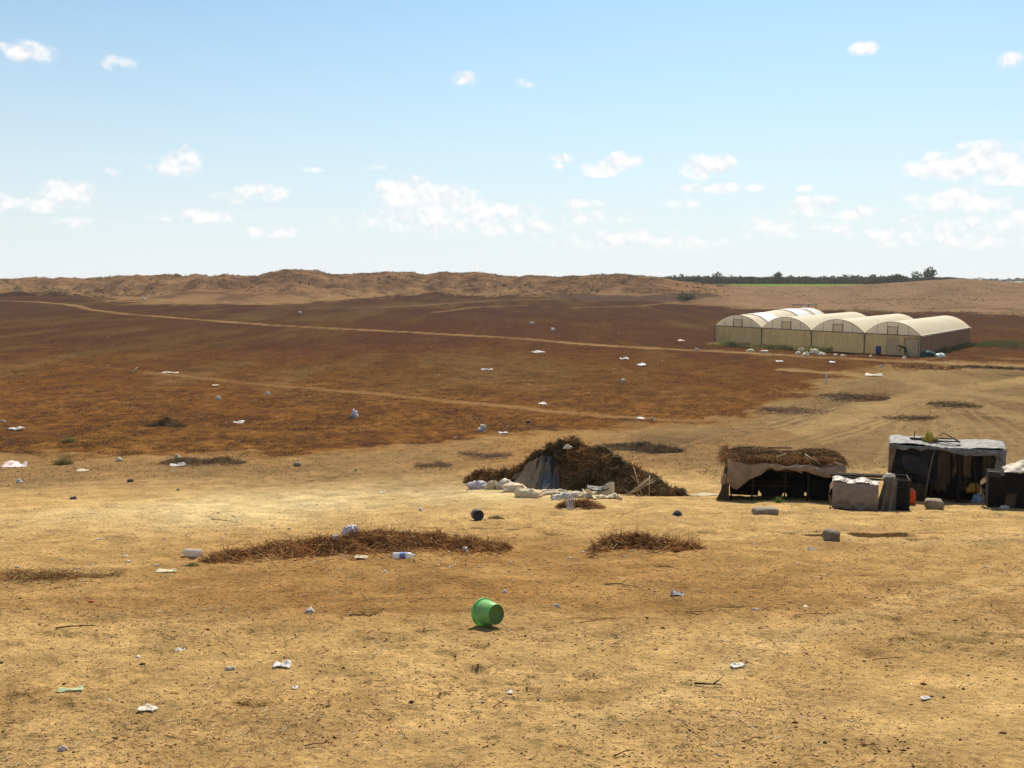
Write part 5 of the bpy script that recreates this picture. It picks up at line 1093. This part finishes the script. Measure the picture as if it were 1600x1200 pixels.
# ---------- grass, weeds, trees
def blades(n, P, h, wd, cols, lean=.35):
    """flat two-segment blades"""
    th = rng.uniform(0, 6.28, n); A = np.stack([np.cos(th), np.sin(th), np.zeros(n)], -1); B = np.stack([rng.normal(0, lean, n), rng.normal(0, lean, n), np.ones(n)], -1)
    V_ = np.stack([P - A * wd[:, None], P + A * wd[:, None], P + B * h[:, None] + A * (wd * .3)[:, None], P + B * h[:, None] - A * (wd * .3)[:, None]], 1).reshape(-1, 3)
    F_ = np.arange(n * 4).reshape(n, 4); return V_, F_, np.repeat(cols, 4, axis=0)
def frustum_pts(n, y0, y1, u0=-.58, u1=.58, pw=1.0):
    """points spread so that their density falls with distance"""
    t = rng.uniform(0, 1, n); y = 1 / (1 / y0 + (1 / y1 - 1 / y0) * t ** pw); u = rng.uniform(u0, u1, n); return u * y, y
# clumped dry weeds over the fields
n = 90000; x, y = frustum_pts(n, 33, 200); dens_ = fbm(x / 5, y / 7, 3, 501) + .5 * fbm(x / 1.3, y / 1.6, 2, 502); gc = gcol_at(x, y)
isf = (gc[:, 0] < .16); keep = (dens_ > -.12) & (isf | (rng.uniform(0, 1, n) < .10)); x, y = x[keep], y[keep]; n = len(x); gc = gc[keep]
kk = 3; X2 = np.repeat(x, kk) + rng.normal(0, .10, n * kk); Y2 = np.repeat(y, kk) + rng.normal(0, .12, n * kk); m_ = n * kk
hgt = rng.uniform(.015, .06, m_) * (1 + Y2 / 150); wdt = rng.uniform(.008, .02, m_) * (1 + Y2 / 90)
pick = rng.uniform(0, 1, n)[:, None]; cg = np.where(pick < .5, gc * 1.35 + .01, np.where(pick < .7, gc * .8, gc * .7 + np.array([[.09, .055, .02]]))); cg = np.repeat(cg, kk, axis=0) * rng.uniform(.8, 1.2, (m_, 1))
v_, f_, c_ = blades(m_, np.stack([X2, Y2, Hd(X2, Y2) - .01], -1), hgt, wdt, cg, .8)
tag(mkmesh('dry_weeds', v_, f_, MATS['foliage'], None, False, c_), 'dry brown weeds and stubble covering the fields', 'weeds', kind='stuff')
def tufts(name, x, y, h, wd, cols, k, lean, label):
    n = len(x); X2 = np.repeat(x, k) + rng.normal(0, 1, n * k) * np.repeat(h, k) * .7; Y2 = np.repeat(y, k) + rng.normal(0, 1, n * k) * np.repeat(h, k) * .7; m_ = n * k
    v_, f_, c_ = blades(m_, np.stack([X2, Y2, Hd(X2, Y2) - .02], -1), np.repeat(h, k) * rng.uniform(.4, 1, m_), np.repeat(wd, k), np.repeat(np.array(cols)[rng.choice(len(cols), n)], k, axis=0) * rng.uniform(.7, 1.3, (m_, 1)), lean)
    tag(mkmesh(name, v_, f_, MATS['foliage'], None, False, c_), label, 'scrub', kind='stuff')
n = 5500; y = rng.uniform(318, 412, n); u = rng.uniform(-.58, .22, n); x = u * y; kp = (fbm(x / 12, y / 10, 3, 561) > .0) & (ridge_amt(x, y) > .2); x, y = x[kp], y[kp]
tufts('hill_scrub', x, y, rng.uniform(.25, .8, len(x)), np.full(len(x), .16), [(.13, .085, .045), (.09, .06, .035), (.20, .13, .07), (.07, .05, .03)], 4, .6, 'low dry scrub dotted over the spoil hills')
n = 9000; y = rng.uniform(195, 395, n); u = rng.uniform(.17, .6, n); x = u * y; bank = np.exp(-((x / y * 1555 + 800 - 1440) / 90) ** 2 - ((y - 320) / 22) ** 2) + np.exp(-((x / y * 1555 + 800 - 1190) / 70) ** 2 - ((y - 228) / 7) ** 2); kp = (fbm(x / 16, y / 9, 3, 571) + bank * 1.2 > .12) & (H0(x, y) > 0.6); x, y = x[kp], y[kp]
tufts('bank_scrub', x, y, rng.uniform(.12, .38, len(x)), np.full(len(x), .08), [(.17, .105, .06), (.14, .09, .05), (.24, .15, .085), (.13, .095, .055)], 4, .6, 'thin dry scrub over the pale hillside behind the greenhouse')
n = 26000; x, y = frustum_pts(n, 34, 90, pw=1.0); gc = gcol_at(x, y); kp = (fbm(x / 3.5, y / 4.5, 3, 581) > .02) & (gc[:, 0] < .18); x, y = x[kp], y[kp]
tufts('pale_stubble', x, y, rng.uniform(.03, .09, len(x)), np.full(len(x), .009), [(.24, .16, .07), (.20, .12, .05), (.30, .21, .10), (.12, .075, .035)], 5, .7, 'pale dry stubble tufts in the near brown field')
n = 11000; x, y = frustum_pts(n, 27, 95, -.58, .58, pw=1.0); kp = (fbm(x / 4, y / 4, 3, 585) > .08) & (gcol_at(x, y)[:, 0] < .30); x, y = x[kp], y[kp]
tufts('waste_scrub', x, y, rng.uniform(.02, .09, len(x)), np.full(len(x), .014), [(.20, .13, .07), (.13, .085, .045), (.28, .19, .10)], 5, .7, 'small dry scrub tufts over the waste ground with tracks')
# crumbs, clods and chaff on the near sand
n = 52000; x, y = frustum_pts(n, 5.2, 42, pw=.85); dn = fbm(x / 2.2, y / 2.2, 4, 511) + .45 * ss(9, 12, y) * (1 - ss(17, 22, y)); keep = dn > rng.uniform(-.5, .45, n); x, y = x[keep], y[keep]; n = len(x)
ico = np.array([(0, 0, 1), (1, 0, 0), (0, 1, 0), (-1, 0, 0), (0, -1, 0), (0, 0, -.6)]); fi = np.array([(0, 1, 2), (0, 2, 3), (0, 3, 4), (0, 4, 1), (5, 2, 1), (5, 3, 2), (5, 4, 3), (5, 1, 4)])
sz = np.exp(rng.normal(math.log(.0042), .48, n)) * (.75 + y / 22); sz = np.minimum(sz, .022); th = rng.uniform(0, 6.28, n); sx = sz * rng.uniform(.7, 1.6, n); sy = sz * rng.uniform(.6, 1.2, n)
V_ = ico[None] * np.stack([sx, sy, sz * .7], -1)[:, None] * rng.uniform(.7, 1.3, (n, 6, 1)); ct, st_ = np.cos(th)[:, None], np.sin(th)[:, None]
V_ = np.stack([V_[..., 0] * ct - V_[..., 1] * st_ + x[:, None], V_[..., 0] * st_ + V_[..., 1] * ct + y[:, None], V_[..., 2] + Hd(x, y)[:, None] + sz[:, None] * .15], -1).reshape(-1, 3)
F_ = (fi[None] + (np.arange(n) * 6)[:, None, None]).reshape(-1, 3)
pal_ = np.array([(.33, .20, .09), (.20, .10, .045), (.10, .05, .03), (.42, .30, .15), (.55, .50, .42), (.28, .15, .06), (.07, .045, .03)]); cc = pal_[rng.choice(7, n, p=[.26, .24, .16, .15, .03, .1, .06])] * rng.uniform(.8, 1.2, (n, 1))
tag(mkmesh('gravel', V_, F_, MATS['grit'], None, False, np.repeat(cc, 6, axis=0)), 'earth crumbs, pebbles and droppings strewn over the sand', 'gravel', kind='stuff')
n = 30000; x, y = frustum_pts(n, 5.2, 38, pw=.9); dn = fbm(x / 1.6, y / 1.6, 4, 521) + .55 * ss(9, 12, y) * (1 - ss(20, 28, y)); keep = dn > rng.uniform(-.35, .55, n); x, y = x[keep], y[keep]; n = len(x)
th = rng.uniform(0, 6.28, n); D_ = np.stack([np.cos(th), np.sin(th), rng.normal(.05, .12, n)], -1); le = np.exp(rng.normal(math.log(.045), .55, n)) * (.8 + y / 40)
spal = np.array([(.30, .17, .08), (.50, .38, .20), (.16, .08, .04), (.66, .58, .42), (.24, .12, .06)]); cc = spal[rng.choice(5, n, p=[.3, .22, .22, .08, .18])] * rng.uniform(.8, 1.2, (n, 1))
v_, f_, c_ = stalks(np.stack([x, y, Hd(x, y) + .006], -1), D_, le, rng.uniform(.0010, .0024, n) * (.8 + y / 16), cc, .35, -.05)
tag(mkmesh('straw_litter', v_, f_, MATS['stems'], None, False, c_), 'bits of straw and broken stems strewn over the sand', 'straw', kind='stuff')
# fine white flecks of plastic far too many to count
n = 600; x, y = frustum_pts(n, 14, 260, pw=1.0); sz = rng.uniform(.006, .022, n) * (1 + y / 28); keep = (fbm(x / 4, y / 4, 2, 531) > -.1); x, y, sz = x[keep], y[keep], sz[keep]; n = len(x)
V_ = ico[None] * np.stack([sz * 1.5, sz, sz * .5], -1)[:, None] * rng.uniform(.5, 1.4, (n, 6, 1)) + np.stack([x, y, Hd(x, y) + .01], -1)[:, None]
tag(mkmesh('plastic_flecks', V_.reshape(-1, 3), (fi[None] + (np.arange(n) * 6)[:, None, None]).reshape(-1, 3), MATS['grit'], None, False, np.repeat(np.array([(.62, .54, .44)]) * rng.uniform(.6, 1.15, (n, 1)), 6, axis=0)), 'tiny flecks of white plastic over sand and fields', 'litter', kind='stuff')
# chalky gravel scatter patches
def scatter_patch(name, px, py, rx, ry, n, cols, sz0, label, kind='stuff'):
    p = at(px, py); x = p.x + rng.normal(0, rx, n); y = p.y + rng.normal(0, ry, n); sz = rng.uniform(.5, 1.4, n) * sz0
    V_ = ico[None] * np.stack([sz, sz, sz * .5], -1)[:, None] * rng.uniform(.5, 1.4, (n, 6, 1)) + np.stack([x, y, Hd(x, y) + sz * .2], -1)[:, None]
    tag(mkmesh(name, V_.reshape(-1, 3), (fi[None] + (np.arange(n) * 6)[:, None, None]).reshape(-1, 3), MATS['grit'], None, False, np.repeat(np.array(cols)[rng.choice(len(cols), n)], 6, axis=0)), label, 'gravel', kind=kind)
scatter_patch('pale_chips', 1100, 812, 1.6, .7, 420, [(.6, .54, .44), (.4, .32, .22), (.2, .15, .12)], .014, 'pale chips and crumbs on the sand before the low shelter')
scatter_patch('pale_chips', 560, 812, 2.0, .8, 420, [(.6, .5, .35), (.3, .2, .12), (.2, .13, .08)], .013, 'pale chips and crumbs on the sand left of the black tin')
# weeds at the foot of the greenhouse
def weeds(a0, a1, d0, d1, n, cols, h, label):
    a_ = rng.uniform(a0, a1, n); d_ = rng.uniform(d0, d1, n); k_ = fbm(a_ / 1.2, d_, 3, 541) + .5; keep = k_ > rng.uniform(0, .6, n); a_, d_, k_ = a_[keep], d_[keep], k_[keep]; n = len(a_)
    x = go.x + ge1.x * a_ + ge2.x * d_; y = go.y + ge1.y * a_ + ge2.y * d_
    v_, f_, c_ = blades(n, np.stack([x, y, Hd(x, y)], -1), rng.uniform(.4, 1, n) * h * (.4 + k_), np.full(n, .03), np.array(cols)[rng.choice(len(cols), n)] * rng.uniform(.7, 1.3, (n, 1)), .4)
    tag(mkmesh('weeds', v_, f_, MATS['foliage'], None, False, c_), label, 'weeds', kind='stuff')
weeds(.3, 15.5, -3.0, -.3, 6500, [(.40, .36, .11), (.46, .37, .15), (.28, .25, .08), (.40, .26, .11)], .5, 'yellow green weeds along the foot of the greenhouse front')
weeds(25.7, 26.5, 6, 27, 2600, [(.06, .085, .03), (.10, .10, .04), (.05, .05, .03)], .55, 'dark green weeds along the right side of the greenhouse')
weeds(26, 40, 22, 36, 5000, [(.10, .13, .04), (.14, .13, .06)], .35, 'thin green growth in the field behind the greenhouse corner')
def crown_pts(n, R3, seed, squash=1.0):
    d = rng.normal(size=(n, 3)); d /= np.linalg.norm(d, axis=1, keepdims=True); q = 1 + .85 * fbm(d[:, 0] * 1.8 + seed, d[:, 1] * 1.8 + d[:, 2] * 1.6, 3, seed); r_ = rng.uniform(.25, 1, n) ** .5 * q
    return d * r_[:, None] * np.array(R3)
def tree(name, x, y, H_, W_, label, cat, group=None, n=420, cols=((.03, .05, .02), (.05, .08, .03), (.022, .035, .016)), trunk=.25, lf=.35, seed=0):
    z = zat(x, y); r = root(name, (x, y, z - .1), random.uniform(0, 6), label=label, cat=cat, group=group)
    b = MB(); b.tube([(0, 0, 0), (.04 * H_, 0, H_ * .3), (0, .02 * H_, H_ * .6)], [H_ * .035, H_ * .028, H_ * .012], 6)
    for k in range(4):
        a_ = k * 1.7 + seed; b.tube([(.03 * H_, 0, H_ * .28), (math.cos(a_) * W_ * .3, math.sin(a_) * W_ * .3, H_ * .62)], [H_ * .018, H_ * .006], 5)
    b.build('trunk', M_darkwood, r, True)
    P = crown_pts(n, (W_ / 2, W_ / 2, H_ * (1 - trunk) / 2), seed); P[:, 2] += H_ * (trunk + (1 - trunk) / 2)
    s_ = rng.uniform(.5, 1.2, n) * lf; a_ = rng.normal(size=(n, 3)); a_ /= np.linalg.norm(a_, axis=1, keepdims=True); b_ = np.cross(a_, rng.normal(size=(n, 3))); b_ /= np.linalg.norm(b_, axis=1, keepdims=True)
    V_ = np.stack([P - a_ * s_[:, None], P + b_ * s_[:, None] * .6, P + a_ * s_[:, None], P - b_ * s_[:, None] * .6], 1).reshape(-1, 3)
    mkmesh('crown', V_, np.arange(n * 4).reshape(n, 4), MATS['foliage'], r, False, np.repeat(np.array(cols)[rng.choice(len(cols), n)] * rng.uniform(.7, 1.3, (n, 1)), 4, axis=0))
def at_px(px, y): return (px - 800) / 1555 * y
tree('bush', *at(1072, 472).xy, 2.9, 6.0, 'rounded olive green bush at the tip of the dark field under the hills', 'bush', n=900, cols=((.10, .11, .05), (.06, .075, .035), (.14, .13, .07)), trunk=.05, lf=.28, seed=3)
tree('dark_tree', at_px(1448, 600), 600, 9.5, 6.5, 'tallest dark tree on the skyline beside the far shed', 'tree', n=900, lf=.55, seed=5)
tree('dark_tree', at_px(1428, 596), 596, 7.6, 6.5, 'looser olive tree just left of the tallest skyline tree', 'tree', n=420, cols=((.05, .08, .03), (.08, .11, .05)), lf=.5, seed=6)
tree('dark_tree', at_px(1213, 600), 600, 7.4, 5.5, 'round dark tree standing alone above the hedge', 'tree', n=600, lf=.5, seed=7)
tree('dark_tree', at_px(1398, 605), 605, 6.2, 12, 'broad dark tree clump left of the two skyline trees', 'tree', n=900, lf=.5, seed=8)
tree('dark_tree', at_px(1118, 604), 604, 6.8, 6.0, 'round tree on the hedge line left of the lone tree', 'tree', n=500, lf=.5, seed=9)
for i in range(46):
    px = 1040 + i * 8.1 + random.uniform(-3, 3)
    if abs(px - 1213) < 6 or abs(px - 1118) < 6: continue
    tree('hedge_tree', at_px(px, 640 + 10 * (i % 3)), 640 + 10 * (i % 3), random.uniform(4.2, 6.0), random.uniform(4, 9), 'small dark tree in the long hedge row on the horizon', 'tree', 'trees of the far hedge row', n=150, lf=.7, seed=20 + i)
for i in range(16):
    tree('hedge_tree', at_px(1508 + i * 7, 1500), 1500, random.uniform(4, 8), random.uniform(8, 16), 'bluish far tree on the horizon right of the pale hill', 'tree', 'trees of the distant horizon', n=90, lf=1.5, seed=90 + i, cols=((.05, .075, .05), (.04, .06, .045)))
# continuous hedge
n = 34000; px = rng.uniform(1015, 1490, n); y = rng.uniform(600, 632, n); x = at_px(px, y); z = Hd(x, y) + rng.uniform(0, 1, n) * (3.0 + 1.4 * (vn(x / 9, y / 60, 551) + .5))
P = np.stack([x, y, z], -1); s_ = rng.uniform(.4, .9, n); a_ = rng.normal(size=(n, 3)); a_ /= np.linalg.norm(a_, axis=1, keepdims=True); b_ = np.cross(a_, rng.normal(size=(n, 3))); b_ /= np.linalg.norm(b_, axis=1, keepdims=True)
V_ = np.stack([P - a_ * s_[:, None], P + b_ * s_[:, None] * .6, P + a_ * s_[:, None], P - b_ * s_[:, None] * .6], 1).reshape(-1, 3)
tag(mkmesh('hedge', V_, np.arange(n * 4).reshape(n, 4), MATS['foliage'], None, False, np.repeat(np.array([(.035, .045, .022), (.055, .065, .03), (.09, .08, .05), (.028, .035, .02)])[rng.choice(4, n)], 4, axis=0)), 'long dark hedge band along the horizon', 'hedge', kind='stuff')
# far shed
x, y = at_px(1470, 590), 590; r = root('far_shed', (x, y, zat(x, y)), R(5), label='long low dark shed on the skyline behind the pale hill', cat='shed')
MB().box((0, 0, 1.6), (22, 6, 3.2)).build('wall', mat('shed_wall', (.10, .09, .08), (.06, .055, .05), .5), r); MB().box((0, 0, 3.5), (24, 7.5, .4), ry=.02).build('roof', mat('shed_roof', (.16, .15, .14), (.1, .1, .1), .5), r)
# small sprout before the low shelter
p = at(1216, 787); n = 90; v_, f_, c_ = blades(n, np.stack([rng.normal(0, .06, n), rng.normal(0, .04, n), np.zeros(n)], -1), rng.uniform(.05, .18, n), np.full(n, .008), np.array([(.10, .17, .04), (.14, .2, .06)])[rng.choice(2, n)], .5)
tag(mkmesh('green_sprout', v_, f_, MATS['foliage'], None, False, c_, loc=p), 'small green sprout growing before the low shelter', 'plant')
for i, (px, py, lb) in enumerate(((100, 726, 'pale green bush tuft on the sand at left'), (108, 692, 'faint green tuft in the field above the left bush tuft'), (775, 808, 'sparse greyish green tuft right of the black tin'), (300, 886, 'yellow green tuft below the cloudy bottle'))):
    p = at(px, py); k = p.y / 1555; n = 500; ww = (16, 14, 14, 12)[i] * k; v_, f_, c_ = blades(n, np.stack([(rr_ := rng.uniform(0, 1, n) ** .7 * ww) * np.cos(tt_ := rng.uniform(0, 6.28, n)), rr_ * np.sin(tt_) * .6, np.zeros(n)], -1), rng.uniform(.3, 1, n) * (1.15 - rr_ / ww * .8) * (20, 10, 7, 7)[i] * k, np.full(n, .0025 * p.y / 14), np.array([(.24, .20, .07), (.16, .15, .06), (.30, .22, .09)])[rng.choice(3, n)], .5)
    tag(mkmesh('grass_tuft', v_, f_, MATS['foliage'], None, False, c_, loc=p), lb, 'grass tuft', 'tufts of green grass')

# ---------- air
b = MB(); b.box((0, 0, 9.5), (24000, 24000, 23)); hz = b.build('haze', None); hm = bpy.data.materials.new('haze'); hm.use_nodes = True; hn = hm.node_tree.nodes; hn.clear()
pv = hn.new('ShaderNodeVolumePrincipled'); ho_ = hn.new('ShaderNodeOutputMaterial'); hm.node_tree.links.new(pv.outputs[0], ho_.inputs['Volume']); pv.inputs['Density'].default_value = HAZE; pv.inputs['Color'].default_value = (.93, .90, .86, 1); pv.inputs['Anisotropy'].default_value = .3
hz.data.materials.clear(); hz.data.materials.append(hm); tag(hz, 'pale warm haze in the air over the plain', 'haze', kind='stuff')
